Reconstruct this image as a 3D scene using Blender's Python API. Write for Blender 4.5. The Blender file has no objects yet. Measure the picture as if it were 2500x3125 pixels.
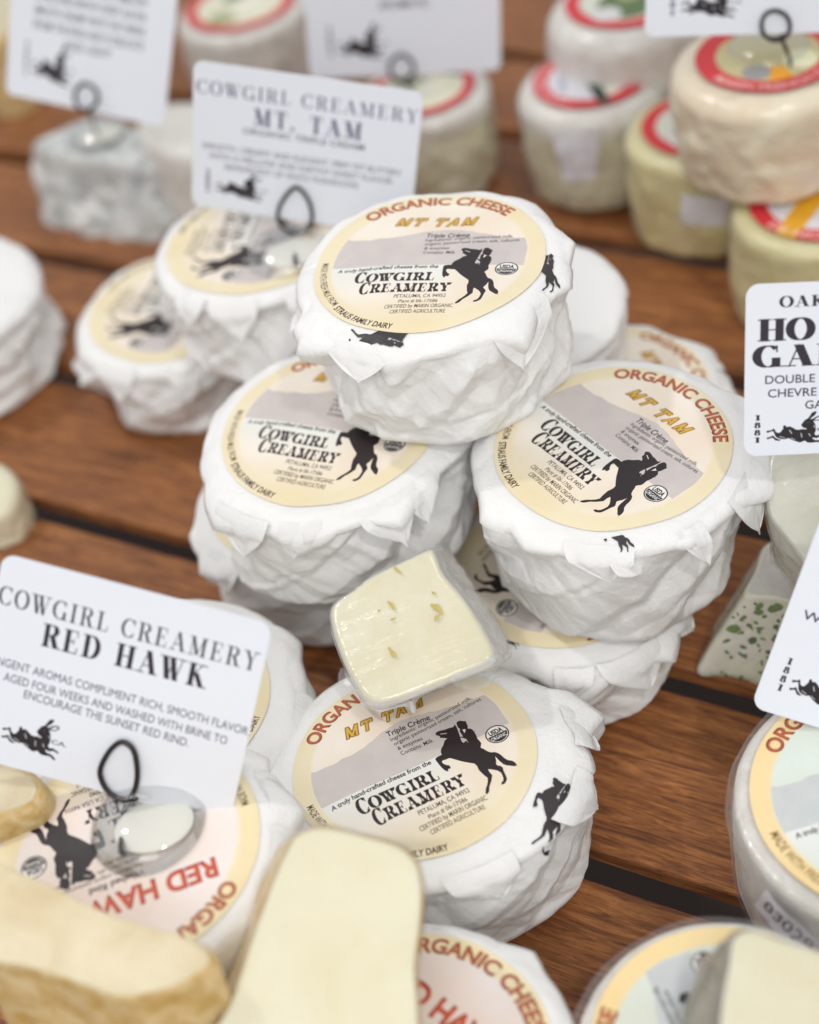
import bpy, math, random
import numpy as np
from mathutils import Vector, Matrix
from mathutils.bvhtree import BVHTree
random.seed(7)
sc = bpy.context.scene
C = sc.collection
# ------------------------------------------------------------------ camera
F_PX, W_PX, H_PX = 4638.0, 2500.0, 3125.0
CAM_Z = 0.455
U = np.array([-.16, .705, .69]); U /= np.linalg.norm(U)          # table "up" seen by the camera
_f = np.array([0, 0, -1.0]); YV = _f - U*(_f@U); YV /= np.linalg.norm(YV); XV = np.cross(YV, U)
M3 = np.array([XV, YV, U])
cam_d = bpy.data.cameras.new("camera"); cam = bpy.data.objects.new("camera", cam_d); C.objects.link(cam)
cam.matrix_world = Matrix([list(M3[0])+[0], list(M3[1])+[0], list(M3[2])+[CAM_Z], [0, 0, 0, 1]])
cam_d.sensor_fit = 'HORIZONTAL'; cam_d.sensor_width = 36; cam_d.lens = F_PX/W_PX*36
cam_d.clip_start = .02; cam_d.clip_end = 20
cam_d.dof.use_dof = True; cam_d.dof.focus_distance = .508; cam_d.dof.aperture_fstop = 5.6
sc.camera = cam
# ------------------------------------------------------------------ light
sc.view_settings.view_transform = 'Standard'; sc.view_settings.look = 'None'
sc.view_settings.exposure = -.54; sc.view_settings.gamma = 1
wd = bpy.data.worlds.new("World"); sc.world = wd; wd.use_nodes = True
wd.node_tree.nodes["Background"].inputs[0].default_value = (.985, .99, 1, 1)
wd.node_tree.nodes["Background"].inputs[1].default_value = 1.0
def lamp(name, loc, target, size, power, col=(1, 1, 1)):
    d = bpy.data.lights.new(name, 'AREA'); d.shape = 'DISK'; d.size = size; d.energy = power; d.color = col
    o = bpy.data.objects.new(name, d); C.objects.link(o); o.location = loc
    o.rotation_euler = (Vector(target)-Vector(loc)).to_track_quat('-Z', 'Y').to_euler()
lamp("spot_lamp", (.34, -.42, 1.42), (0, .42, .05), .08, 6.2, (1, .97, .92))
lamp("spot_lamp", (-.75, .95, 1.5), (-.20, .62, .03), .08, 9.5, (1, .97, .93))
lamp("front_fill", (-.25, -.75, 1.05), (0, .45, .05), .8, 10.0, (1, .985, .97))  # soft fill added on the camera side to brighten the wrapper sides

def at(px, py, z):                                               # a pixel of the photograph at height z above the table
    d = np.array([(px-1250)/F_PX, -(py-1562.5)/F_PX, -1.0]); t = (z-CAM_Z)/(d@U)
    p = M3@(d*t); return np.array([p[0], p[1], z])
def ray(px, py):
    d = np.array([(px-1250)/F_PX, -(py-1562.5)/F_PX, -1.0]); return M3@d
CAMP = np.array([0, 0, CAM_Z])
def on_plane(px, py, P, n):
    d = ray(px, py); t = ((P-CAMP)@n)/(d@n); return CAMP+d*t
def unit(v):
    v = np.array(v, float); return v/np.linalg.norm(v)
# ------------------------------------------------------------------ noise
def _h(i, j, s):
    i = np.asarray(i, dtype=np.int64); j = np.asarray(j, dtype=np.int64)
    x = (i*374761393 + j*668265263 + int(s)*2246822519) & 0xFFFFFFFF
    x = ((x ^ (x >> 13))*1274126177) & 0xFFFFFFFF
    x = ((x ^ (x >> 16))*2654435761) & 0xFFFFFFFF
    return ((x >> 8) & 0xFFFF)/65535.0
def vnoise(u, v, s=0, per=0):
    u = np.asarray(u, float); v = np.asarray(v, float); iu = np.floor(u).astype(int); iv = np.floor(v).astype(int)
    fu = u-iu; fv = v-iv; fu = fu*fu*(3-2*fu); fv = fv*fv*(3-2*fv)
    w = (lambda a: np.mod(a, per)) if per else (lambda a: a)
    a = _h(w(iu), iv, s); b = _h(w(iu+1), iv, s); c = _h(w(iu), iv+1, s); d = _h(w(iu+1), iv+1, s)
    return (a*(1-fu)+b*fu)*(1-fv)+(c*(1-fu)+d*fu)*fv*1.0
def fbm(u, v, s=0, n=4, per=0):
    r = 0; a = .5; f = 1
    for k in range(n):
        r = r+a*vnoise(u*f, v*f, s+k*17, per*f); a *= .5; f *= 2
    return r-.5
def crease(u, v, s, per=0, g=1.0, k=1.35):                        # faceted sheet: upper envelope of tilted cells
    iu = np.floor(u).astype(int); iv = np.floor(v).astype(int); best = np.full(np.shape(u), -9.0)
    for di in (-1, 0, 1):
        for dj in (-1, 0, 1):
            ci = iu+di; cj = iv+dj; cw = np.mod(ci, per) if per else ci
            cx = ci+.15+.7*_h(cw, cj, s); cy = cj+.15+.7*_h(cw, cj, s+1)
            gx = (_h(cw, cj, s+2)-.5)*2*g; gy = (_h(cw, cj, s+3)-.5)*2*g; b = _h(cw, cj, s+4)*.5
            dx = u-cx; dy = v-cy
            best = np.maximum(best, b+gx*dx+gy*dy-k*(dx*dx+dy*dy))
    return best+.0
def crumple(u, v, s, per, g=1.0):
    p2 = per*2
    return (crease(u, v, s, per, g)-crease(u+.37*0, v+.5, s+50, per, g))*.8 + (crease(u*2, v*2, s+90, p2, g)-crease(u*2, v*2+.3, s+140, p2, g))*.33
# ------------------------------------------------------------------ object helpers
def link(o, parent=None):
    C.objects.link(o)
    if parent is not None: o.parent = parent
    return o
def thing(name, label, cat, loc=(0, 0, 0), group=None):
    o = bpy.data.objects.new(name, None); o.empty_display_size = .01; o.location = loc
    o['label'] = label; o['category'] = cat
    if group: o['group'] = group
    return link(o)
def mesh(name, V, F, mat, parent=None, smooth=True, uv=None):
    me = bpy.data.meshes.new(name); V = np.asarray(V, float)
    if parent is not None: V = V-np.array(parent.location)
    me.from_pydata(V.tolist(), [], F if isinstance(F, list) else F.tolist()); 
    if mat: me.materials.append(mat)
    if smooth: me.polygons.foreach_set('use_smooth', [True]*len(me.polygons))
    if uv is not None:
        l = me.uv_layers.new(name="UVMap"); idx = np.empty(len(me.loops), int); me.loops.foreach_get('vertex_index', idx)
        l.data.foreach_set('uv', np.asarray(uv, float)[idx].ravel())
    me.update()
    return link(bpy.data.objects.new(name, me), parent)
def grid_faces(nr, nc, wrap=True):
    F = []
    cc = nc if wrap else nc-1
    i = np.arange(nr-1)[:, None]*nc; j = np.arange(cc)[None, :]; j2 = (j+1) % nc
    return np.stack([i+j, i+nc+j, i+nc+j2, i+j2], -1).reshape(-1, 4)
def loft_part(name, rings, a, b, mat, parent, cap0=False, cap1=False, smooth=True, uvs=None):
    R = rings[a:b]; n = len(R[0]); V = np.concatenate(R); F = grid_faces(len(R), n).tolist()
    if cap0: V = np.vstack([V, R[0].mean(0)]); k = len(V)-1; F += [[k, j, (j+1) % n] for j in range(n)]
    if cap1: V = np.vstack([V, R[-1].mean(0)]); k = len(V)-1; o = (len(R)-1)*n; F += [[k, o+(j+1) % n, o+j] for j in range(n)]
    return mesh(name, V, F, mat, parent, smooth)
def tube(name, pts, r, mat, parent, closed=False, n=10):
    P = np.array(pts, float); V = []; up = None; m = len(P)
    for i in range(m):
        a = P[(i-1) % m] if (closed or i > 0) else P[i]; b = P[(i+1) % m] if (closed or i < m-1) else P[i]
        t = unit(b-a)
        if up is None: up = unit(np.cross(t, [.3, .5, .8]))
        up = unit(up-t*(up@t)); s = np.cross(t, up)
        for k in range(n):
            q = 2*math.pi*k/n; V.append(P[i]+r*(math.cos(q)*up+math.sin(q)*s))
    F = grid_faces(m, n).tolist()
    if closed: F += [[(m-1)*n+k, k, (k+1) % n, (m-1)*n+(k+1) % n] for k in range(n)]
    else: F += [list(range(n))[::-1], [(m-1)*n+k for k in range(n)]]
    return mesh(name, V, F, mat, parent)
def spline(pts, n=8, closed=False):
    P = np.array(pts, float); out = []; m = len(P); seg = m if closed else m-1
    for i in range(seg):
        g = lambda k: P[k % m] if closed else P[min(max(k, 0), m-1)]
        a, b, c, d = g(i-1), g(i), g(i+1), g(i+2)
        for j in range(n):
            t = j/n; out.append(.5*((2*b)+(c-a)*t+(2*a-5*b+4*c-d)*t*t+(-a+3*b-3*c+d)*t**3))
    if not closed: out.append(P[-1])
    return np.array(out)
# ------------------------------------------------------------------ materials
def srgb(r, g, b):
    f = lambda c: (c/255/12.92 if c/255 < .04045 else ((c/255+.055)/1.055)**2.4)
    return (f(r), f(g), f(b), 1)
class NT:
    def __init__(s, name):
        s.m = bpy.data.materials.new(name); s.m.use_nodes = True; s.t = s.m.node_tree; s.N = s.t.nodes; s.L = s.t.links
        s.b = s.N["Principled BSDF"]; s.out = s.N["Material Output"]
    def n(s, typ, **k):
        o = s.N.new(typ)
        for a, b in k.items():
            if a.startswith('i_'): o.inputs[a[2:]].default_value = b
            else: setattr(o, a, b)
        return o
    def l(s, a, b): s.L.new(a, b)
    def tex(s, kind='Object', scale=(1, 1, 1), rot=(0, 0, 0)):
        c = s.n('ShaderNodeTexCoord'); m = s.n('ShaderNodeMapping'); m.inputs['Scale'].default_value = scale; m.inputs['Rotation'].default_value = rot
        s.l(c.outputs[kind], m.inputs[0]); return m.outputs[0]
    def noise(s, vec, scale, detail=4, rough=.55, dist=0):
        o = s.n('ShaderNodeTexNoise'); o.inputs['Scale'].default_value = scale; o.inputs['Detail'].default_value = detail
        o.inputs['Roughness'].default_value = rough; o.inputs['Distortion'].default_value = dist; s.l(vec, o.inputs['Vector']); return o.outputs['Fac']
    def ramp(s, fac, stops):
        r = s.n('ShaderNodeValToRGB'); e = r.color_ramp.elements
        while len(e) > 1: e.remove(e[-1])
        e[0].position, e[0].color = stops[0]
        for p, c in stops[1:]:
            k = e.new(p); k.color = c
        s.l(fac, r.inputs[0]); return r.outputs[0]
    def bump(s, h, strength, dist):
        b = s.n('ShaderNodeBump'); b.inputs['Strength'].default_value = strength; b.inputs['Distance'].default_value = dist
        s.l(h, b.inputs['Height']); s.l(b.outputs[0], s.b.inputs['Normal']); return b
def paper_mat(name="wrapping_paper", col=(.81, .81, .80, 1), fine=1.0):
    t = NT(name); v = t.tex(); t.b.inputs['Base Color'].default_value = col
    t.b.inputs['Roughness'].default_value = .42; t.b.inputs['Specular IOR Level'].default_value = .35
    n1 = t.noise(v, 160, 2, .5, 1.2); n2 = t.noise(v, 900, 2)
    m = t.n('ShaderNodeMath', operation='MULTIPLY_ADD'); m.inputs[1].default_value = 1.6; t.l(n1, m.inputs[0]); t.l(n2, m.inputs[2])
    t.bump(m.outputs[0], .35*fine, .0006)
    t.b.inputs['Subsurface Weight'].default_value = .08; t.b.inputs['Subsurface Radius'].default_value = (.004, .004, .004); t.b.inputs['Subsurface Scale'].default_value = 1
    return t.m
PAPER = paper_mat(); 
def plain(name, col, rough=.5, **k):
    t = NT(name); t.b.inputs['Base Color'].default_value = col; t.b.inputs['Roughness'].default_value = rough
    for a, b in k.items(): t.b.inputs[a.replace('_', ' ')].default_value = b
    v = t.tex(); t.bump(t.noise(v, 400, 3), .2, .0003); return t.m
INK = plain("black_ink", (.034, .028, .031, 1), .5)
WIRE = plain("dark_wire", (.045, .04, .042, 1), .35, Metallic=.75)
def cheese_mat(name, c1, c2, rough=.32, scale=60, bump=.25, sss=.35):
    t = NT(name); v = t.tex(); f = t.noise(v, scale, 5, .6, .5)
    t.l(t.ramp(f, [(.35, c1), (.68, c2)]), t.b.inputs['Base Color']); t.b.inputs['Roughness'].default_value = rough
    t.b.inputs['Subsurface Weight'].default_value = sss; t.b.inputs['Subsurface Radius'].default_value = (.006, .004, .002); t.b.inputs['Subsurface Scale'].default_value = 1
    t.bump(t.noise(v, scale*6, 4), bump, .0008); return t.m
PASTE = cheese_mat("cut_cheese", srgb(229, 223, 196), srgb(223, 214, 180), .42, 40, .25)
RIND_W = cheese_mat("white_rind", srgb(232, 229, 222), srgb(214, 208, 198), .6, 120, .6, .2)
RIND_Y = cheese_mat("washed_rind", srgb(200, 164, 92), srgb(232, 210, 162), .5, 130, 1.0, .2)
RIND_CREAM = cheese_mat("waxed_cream_rind", srgb(236, 226, 200), srgb(230, 212, 184), .4, 50, .4, .25)
RIND_PINK = cheese_mat("cream_rind", srgb(220, 208, 178), srgb(206, 188, 150), .5, 50, .5, .25)
RIND_OLIVE = cheese_mat("olive_rind", srgb(212, 202, 146), srgb(228, 220, 178), .4, 40, .5, .2)
RIND_GREY = cheese_mat("grey_rind", srgb(236, 236, 232), srgb(168, 174, 172), .55, 75, .8, .2)
def film_mat(name, amt=.3, scale=60, bs=.45, st=3.2):
    t = NT(name); t.N.remove(t.b); v = t.tex('Object', (1, 1, 1)); v2 = t.tex('Object', (1, st, 1), (.4, .3, .7) if st < 5 else (0, 0, .5))
    gl = t.n('ShaderNodeBsdfGlossy'); gl.inputs['Roughness'].default_value = .17; gl.inputs['Color'].default_value = (1, 1, 1, 1)
    df = t.n('ShaderNodeBsdfDiffuse'); df.inputs['Color'].default_value = (.78, .78, .8, 1)
    tr = t.n('ShaderNodeBsdfTransparent'); tr.inputs[0].default_value = (.97, .975, .98, 1)
    bp = t.n('ShaderNodeBump'); bp.inputs['Strength'].default_value = bs; bp.inputs['Distance'].default_value = .0012
    n1 = t.noise(v2, scale, 4, .6, 1.2); t.l(n1, bp.inputs['Height']); t.l(bp.outputs[0], gl.inputs['Normal'])
    lw = t.n('ShaderNodeLayerWeight'); lw.inputs[0].default_value = .35; t.l(bp.outputs[0], lw.inputs['Normal'])
    r = t.ramp(lw.outputs['Facing'], [(0, (amt*.16,)*3+(1,)), (.6, (amt*.5,)*3+(1,)), (1, (.7, .7, .7, 1))])
    m0 = t.n('ShaderNodeMixShader'); m0.inputs[0].default_value = .28; t.l(gl.outputs[0], m0.inputs[1]); t.l(df.outputs[0], m0.inputs[2])
    m = t.n('ShaderNodeMixShader'); t.l(r, m.inputs[0]); t.l(tr.outputs[0], m.inputs[1]); t.l(m0.outputs[0], m.inputs[2]); t.l(m.outputs[0], t.out.inputs[0])
    return t.m
FILM = film_mat("clear_film"); FILM_H = film_mat("folded_film", .5, 90); FILM_L = film_mat("stretched_film", .5, 30, .5, 9); FILM_S = film_mat("tight_film", .14, 40, .16)
def plastic_mat():
    t = NT("clear_plastic"); t.N.remove(t.b)
    gl = t.n('ShaderNodeBsdfGlossy'); gl.inputs['Roughness'].default_value = .04
    tr = t.n('ShaderNodeBsdfTransparent'); tr.inputs[0].default_value = (.95, .96, .96, 1)
    lw = t.n('ShaderNodeLayerWeight'); lw.inputs[0].default_value = .3
    m = t.n('ShaderNodeMixShader'); t.l(t.ramp(lw.outputs['Facing'], [(0, (.05,)*3+(1,)), (1, (.75,)*3+(1,))]), m.inputs[0])
    t.l(tr.outputs[0], m.inputs[1]); t.l(gl.outputs[0], m.inputs[2]); t.l(m.outputs[0], t.out.inputs[0]); return t.m
PLASTIC = plastic_mat()
PUTTY = plain("white_putty", srgb(238, 236, 226), .5)
RIND_DARK = cheese_mat("dark_rind", srgb(120, 116, 104), srgb(176, 170, 156), .5, 90, .6, .1)
RIND_TAN = cheese_mat("tan_rind", srgb(206, 200, 170), srgb(224, 220, 196), .45, 40, .5, .2)
RIND_PALE = cheese_mat("pale_rind", srgb(204, 202, 184), srgb(220, 218, 206), .5, 40, .4, .2)
# ------------------------------------------------------------------ printing: a small rasteriser that draws the flat print
_txt = {}
def text_tris(s, bold=0.0):
    if (s, bold) in _txt: return _txt[(s, bold)]
    cu = bpy.data.curves.new("t", 'FONT'); cu.body = s; cu.resolution_u = 4; cu.offset = bold; cu.size = 1.37
    o = bpy.data.objects.new("t", cu); C.objects.link(o); dg = bpy.context.evaluated_depsgraph_get()
    oe = o.evaluated_get(dg); me = oe.to_mesh(); me.calc_loop_triangles()
    V = np.array([v.co[:2] for v in me.vertices]).reshape(-1, 2); T = np.array([t.vertices[:] for t in me.loop_triangles]).reshape(-1, 3)
    oe.to_mesh_clear(); bpy.data.objects.remove(o); bpy.data.curves.remove(cu)
    V[:, 0] -= V[:, 0].min(); _txt[(s, bold)] = (V, T); return V, T
# strokes of a modulated serif letter, cap height 1: 'a' auto width, 't' thin, 'k' thick
def arc(cx, cy, rx, ry, a0, a1, n=22):
    q = np.radians(np.linspace(a0, a1, n)); return [(cx+rx*math.cos(t), cy+ry*math.sin(t)) for t in q]
SG = {
 'C': (.80, [('r', arc(.44, .5, .36, .48, 48, 312)), ('t', [(.72, .98), (.72, .70)]), ('t', [(.72, .3), (.70, .12)])], []),
 'G': (.88, [('r', arc(.44, .5, .36, .48, 48, 300)), ('t', [(.72, .98), (.72, .70)]), ('k', [(.70, .06), (.70, .42)])], [(.70, .42)]),
 'O': (.84, [('r', arc(.42, .5, .35, .49, 0, 360, 40))], []),
 'W': (1.12, [('k', [(.16, 1), (.38, .0)]), ('t', [(.38, 0), (.58, 1)]), ('k', [(.50, 1), (.74, 0)]), ('t', [(.74, 0), (.98, 1)])], [(.14, 1), (.52, 1), (.98, 1)]),
 'I': (.40, [('k', [(.2, 0), (.2, 1)])], [(.2, 0), (.2, 1)]),
 'R': (.86, [('k', [(.22, 0), (.22, 1)]), ('t', [(.22, .98), (.45, .98)]), ('r', arc(.45, .76, .20, .22, 90, -90)), ('t', [(.45, .53), (.22, .53)]), ('k', [(.48, .52), (.70, .0)])], [(.22, 0), (.2, 1), (.74, 0)]),
 'L': (.72, [('k', [(.22, 0), (.22, 1)]), ('t', [(.2, .02), (.64, .02)]), ('t', [(.64, 0), (.66, .3)])], [(.22, 0), (.22, 1)]),
 'E': (.78, [('k', [(.22, 0), (.22, 1)]), ('t', [(.2, .02), (.66, .02)]), ('t', [(.2, .98), (.64, .98)]), ('t', [(.2, .52), (.5, .52)]), ('t', [(.67, 0), (.68, .27)]), ('t', [(.64, 1), (.65, .75)]), ('t', [(.5, .40), (.5, .64)])], [(.22, 0), (.22, 1)]),
 'F': (.74, [('k', [(.22, 0), (.22, 1)]), ('t', [(.2, .98), (.64, .98)]), ('t', [(.2, .52), (.5, .52)]), ('t', [(.64, 1), (.65, .75)]), ('t', [(.5, .40), (.5, .64)])], [(.22, 0), (.22, 1)]),
 'A': (.92, [('t', [(.14, 0), (.44, 1)]), ('k', [(.44, 1), (.74, 0)]), ('t', [(.24, .34), (.62, .34)])], [(.14, 0), (.76, 0)]),
 'M': (1.08, [('t', [(.18, 0), (.18, 1)]), ('k', [(.20, 1), (.52, .05)]), ('t', [(.52, .05), (.84, 1)]), ('k', [(.86, 0), (.86, 1)])], [(.18, 0), (.18, 1), (.86, 0), (.88, 1)]),
 'Y': (.90, [('k', [(.18, 1), (.44, .48)]), ('t', [(.44, .48), (.72, 1)]), ('k', [(.44, .5), (.44, 0)])], [(.16, 1), (.73, 1), (.44, 0)]),
 'D': (.86, [('k', [(.22, 0), (.22, 1)]), ('t', [(.2, .02), (.42, .02)]), ('t', [(.2, .98), (.42, .98)]), ('r', arc(.40, .5, .34, .48, 90, -90))], [(.2, 0), (.2, 1)]),
 'H': (.94, [('k', [(.22, 0), (.22, 1)]), ('k', [(.72, 0), (.72, 1)]), ('t', [(.2, .51), (.72, .51)])], [(.22, 0), (.22, 1), (.72, 0), (.72, 1)]),
 'K': (.90, [('k', [(.22, 0), (.22, 1)]), ('t', [(.24, .42), (.66, 1)]), ('k', [(.40, .60), (.72, 0)])], [(.22, 0), (.22, 1), (.76, 0), (.68, 1)]),
 'T': (.80, [('k', [(.40, 0), (.40, 1)]), ('t', [(.08, .98), (.72, .98)]), ('t', [(.09, 1), (.07, .74)]), ('t', [(.71, 1), (.73, .74)])], [(.40, 0)]),
 'U': (.90, [('k', [(.22, 1), (.22, .3)]), ('r', arc(.44, .28, .22, .27, 180, 360)), ('t', [(.66, .28), (.66, 1)])], [(.22, 1), (.66, 1)]),
 '1': (.5, [('k', [(.25, 0), (.25, 1)])], [(.25, 0), (.2, 1)]),
 '8': (.66, [('r', arc(.3, .74, .17, .24, 0, 360, 26)), ('r', arc(.3, .27, .22, .26, 0, 360, 26))], []),
 '.': (.36, [('k', [(.14, .0), (.14, .14)])], []), ' ': (.46, [], []),
}
def serif_polys(s, thick=.20, thin=.045, track=.06, slab=.13, fat=False):
    out = []; x = 0
    for ch in s:
        w, st, sf = SG[ch]
        for kind, pts in st:
            P = spline(pts, 3) if len(pts) > 4 else np.array(pts, float)
            if fat and len(P) == 2: P = np.array([P[0]+(P[1]-P[0])*t for t in np.linspace(0, 1, 7)])
            for i in range(len(P)-1):
                a, b = P[i], P[i+1]; d = b-a; L = math.hypot(*d)
                if L < 1e-6: continue
                ww = []
                for q in (i, i+1):
                    e = P[min(q+1, len(P)-1)]-P[max(q-1, 0)]; e = e/(math.hypot(*e)+1e-9)
                    if kind == 'k': r = thick*(1 if not fat else .72+.5*abs(2*q/(len(P)-1)-1)**2)
                    elif kind == 't': r = thin
                    else: r = thin+(thick*1.05-thin)*abs(e[1])**1.6
                    ww.append(r/2)
                nn = np.array([-d[1], d[0]])/L; e0 = d/L*thin*.3
                if kind == 'k' and abs(d[0]) > .03*abs(d[1]): nn = np.array([1.0, 0]); ww = [k*1.12 for k in ww]; e0 = e0*0
                out.append(np.array([a-nn*ww[0]-e0, b-nn*ww[1]+e0, b+nn*ww[1]+e0, a+nn*ww[0]-e0])+[x, 0])
        for sx, sy in sf:
            yy = .0 if sy < .5 else 1.0; h = thin if yy == 0 else -thin
            out.append(np.array([(sx-slab-thick/3, yy), (sx+slab+thick/3, yy), (sx+slab+thick/3, yy+h), (sx-slab-thick/3, yy+h)])+[x, 0])
            if fat: out.append(np.array([(sx-slab-thick/3, yy), (sx+slab+thick/3, yy), (sx+thick*.4, yy+h*4.5), (sx-thick*.4, yy+h*4.5)])+[x, 0])
        x += w+track
    return out, x-track
class Canvas:
    def __init__(s, name, w, h, bx, by, bg):                     # bx=(x0,x1) by=(y0,y1) in drawing units
        s.name = name; s.w, s.h = w, h; s.S = 2; s.bx, s.by = bx, by
        s.A = np.empty((h*2, w*2, 3), np.float32); s.A[:] = bg
        xs = bx[0]+(np.arange(w*2)+.5)/(w*2)*(bx[1]-bx[0]); ys = by[0]+(np.arange(h*2)+.5)/(h*2)*(by[1]-by[0])
        s.xs, s.ys = xs, ys
    def poly(s, P, col, a=1.0):
        P = np.asarray(P, float); px = (P[:, 0]-s.bx[0])/(s.bx[1]-s.bx[0])*s.w*2-.5; py = (P[:, 1]-s.by[0])/(s.by[1]-s.by[0])*s.h*2-.5
        x0 = max(int(math.floor(px.min())), 0); x1 = min(int(math.ceil(px.max()))+1, s.w*2); y0 = max(int(math.floor(py.min())), 0); y1 = min(int(math.ceil(py.max()))+1, s.h*2)
        if x0 >= x1 or y0 >= y1: return
        X = np.arange(x0, x1)[None, :]; Y = np.arange(y0, y1)[:, None]; ins = np.zeros((y1-y0, x1-x0), bool)
        n = len(P)
        for i in range(n):
            ax, ay, bx_, by_ = px[i], py[i], px[(i+1) % n], py[(i+1) % n]
            if ay == by_: continue
            c = ((ay > Y) != (by_ > Y)); ins ^= c & (X < (bx_-ax)*(Y-ay)/(by_-ay)+ax)
        sub = s.A[y0:y1, x0:x1]; sub[ins] = sub[ins]*(1-a)+np.array(col, np.float32)*a
    def circle(s, cx, cy, r, col, a=1): s.poly([(cx+r*math.cos(t), cy+r*math.sin(t)) for t in np.linspace(0, 2*math.pi, 72, endpoint=False)], col, a)
    def text(s, t, x0, y0, x1, y1, cap, col, bold=0, slant=0, arcinfo=None, fit=True, wave=0):
        V, T = text_tris(t, bold); V = V.copy(); V[:, 0] += slant*V[:, 1]; w = V[:, 0].max()
        if arcinfo:                                              # (radius, start angle, end angle): bend the line round the centre
            r, a0, a1 = arcinfo; up = 1 if a0 > a1 else -1
            q = np.radians(a0+(a1-a0)*V[:, 0]/w); rr = r+up*(V[:, 1]-.5)*cap; V = np.stack([rr*np.cos(q), rr*np.sin(q)], 1)
        else:
            L = math.hypot(x1-x0, y1-y0); e = np.array([(x1-x0)/L, (y1-y0)/L]); nrm = np.array([-e[1], e[0]])
            sx = L/w
            yy = V[:, 1]*cap+wave*np.sin(V[:, 0]/w*math.pi)
            V = np.array([x0, y0])+V[:, :1]*sx*e+yy[:, None]*nrm
        for tr in T: s.poly(V[tr], col)
    def serif(s, t, x0, y0, x1, cap, col, thick=.2, thin=.045, fat=False, caps0=1.0, slant=0, slope=0, track=.06):
        P, w = serif_polys(t, thick, thin, fat=fat, track=track); k = (x1-x0)/w
        for p in P:
            q = p.copy(); 
            if caps0 != 1: 
                m = q[:, 0] < SG[t[0]][0]+.01
                if m.all(): q[:, 1] = q[:, 1]*caps0-(caps0-1)*.25
            q[:, 0] += slant*q[:, 1]; s.poly(np.stack([x0+q[:, 0]*k, y0+q[:, 1]*cap+slope*(q[:, 0]*k)], 1), col)
    def image(s):
        A = s.A.reshape(s.h, 2, s.w, 2, 3).mean((1, 3)); out = np.ones((s.h, s.w, 4), np.float32); out[..., :3] = A/255
        im = bpy.data.images.new(s.name, s.w, s.h); im.pixels.foreach_set(out.ravel()); im.update(); im.pack(); return im
def print_mat(name, im, rough=.4, bump=.12, coat=0):
    t = NT(name); tx = t.n('ShaderNodeTexImage'); tx.image = im; uv = t.n('ShaderNodeTexCoord'); t.l(uv.outputs['UV'], tx.inputs[0]); tx.extension = 'EXTEND'
    t.l(tx.outputs[0], t.b.inputs['Base Color']); t.b.inputs['Roughness'].default_value = rough; t.b.inputs['Specular IOR Level'].default_value = .35
    t.b.inputs['Coat Weight'].default_value = coat; t.b.inputs['Coat Roughness'].default_value = .25
    t.bump(t.noise(t.tex(), 220, 3), bump, .0005); return t.m
HORSE=[(0.264,0.151),(0.285,0.164),(0.312,0.16),(0.348,0.147),(0.384,0.144),(0.422,0.133),(0.442,0.153),(0.444,0.122),(0.435,0.068),(0.425,0.019),(0.416,-0.019),(0.412,-0.052),(0.419,-0.066),(0.446,-0.057),(0.45,-0.079),(0.466,-0.093),(0.494,-0.094),(0.511,-0.183),(0.529,-0.211),(0.541,-0.244),(0.56,-0.275),(0.591,-0.292),(0.609,-0.319),(0.62,-0.352),(0.626,-0.387),(0.64,-0.421),(0.668,-0.448),(0.678,-0.474),(0.68,-0.5),(0.676,-0.523),(0.672,-0.507),(0.659,-0.51),(0.634,-0.487),(0.605,-0.462),(0.591,-0.437),(0.582,-0.4),(0.577,-0.365),(0.573,-0.331),(0.561,-0.374),(0.544,-0.407),(0.545,-0.423),(0.564,-0.445),(0.573,-0.467),(0.564,-0.495),(0.559,-0.535),(0.552,-0.58),(0.542,-0.598),(0.516,-0.619),(0.493,-0.619),(0.487,-0.612),(0.496,-0.597),(0.516,-0.588),(0.529,-0.565),(0.536,-0.527),(0.537,-0.506),(0.525,-0.476),(0.502,-0.449),(0.467,-0.418),(0.462,-0.446),(0.467,-0.492),(0.433,-0.541),(0.397,-0.58),(0.375,-0.621),(0.357,-0.634),(0.344,-0.637),(0.341,-0.624),(0.364,-0.583),(0.389,-0.556),(0.412,-0.523),(0.424,-0.493),(0.412,-0.455),(0.4,-0.388),(0.406,-0.338),(0.399,-0.306),(0.367,-0.276),(0.318,-0.226),(0.278,-0.175),(0.254,-0.147),(0.219,-0.144),(0.196,-0.139),(0.183,-0.146),(0.184,-0.169),(0.202,-0.2),(0.218,-0.21),(0.22,-0.236),(0.211,-0.248),(0.195,-0.242),(0.183,-0.267),(0.165,-0.239),(0.156,-0.199),(0.151,-0.151),(0.148,-0.099),(0.157,-0.085),(0.185,-0.08),(0.215,-0.08),(0.218,-0.054),(0.234,-0.025),(0.269,0.004),(0.296,0.039),(0.325,0.05),(0.302,0.071),(0.278,0.089),(0.283,0.103),(0.277,0.117),(0.263,0.132)]
RIDER=[(0.462,0.16),(0.476,0.168),(0.496,0.165),(0.517,0.146),(0.535,0.133),(0.529,0.1),(0.526,0.075),(0.514,0.053),(0.535,0.038),(0.544,0.018),(0.541,0.003),(0.552,-0.007),(0.544,-0.012),(0.542,-0.024),(0.543,-0.041),(0.534,-0.088),(0.54,-0.124),(0.539,-0.149),(0.523,-0.171),(0.516,-0.186),(0.508,-0.188),(0.477,-0.174),(0.429,-0.131),(0.458,-0.091),(0.451,-0.067),(0.457,-0.048),(0.449,-0.033),(0.438,-0.018),(0.418,-0.0),(0.421,0.006),(0.445,-0.003),(0.444,0.029),(0.445,0.061),(0.458,0.083),(0.451,0.107),(0.456,0.141)]
HOLE=[(0.472,0.067),(0.498,0.054),(0.469,0.02)]
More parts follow.
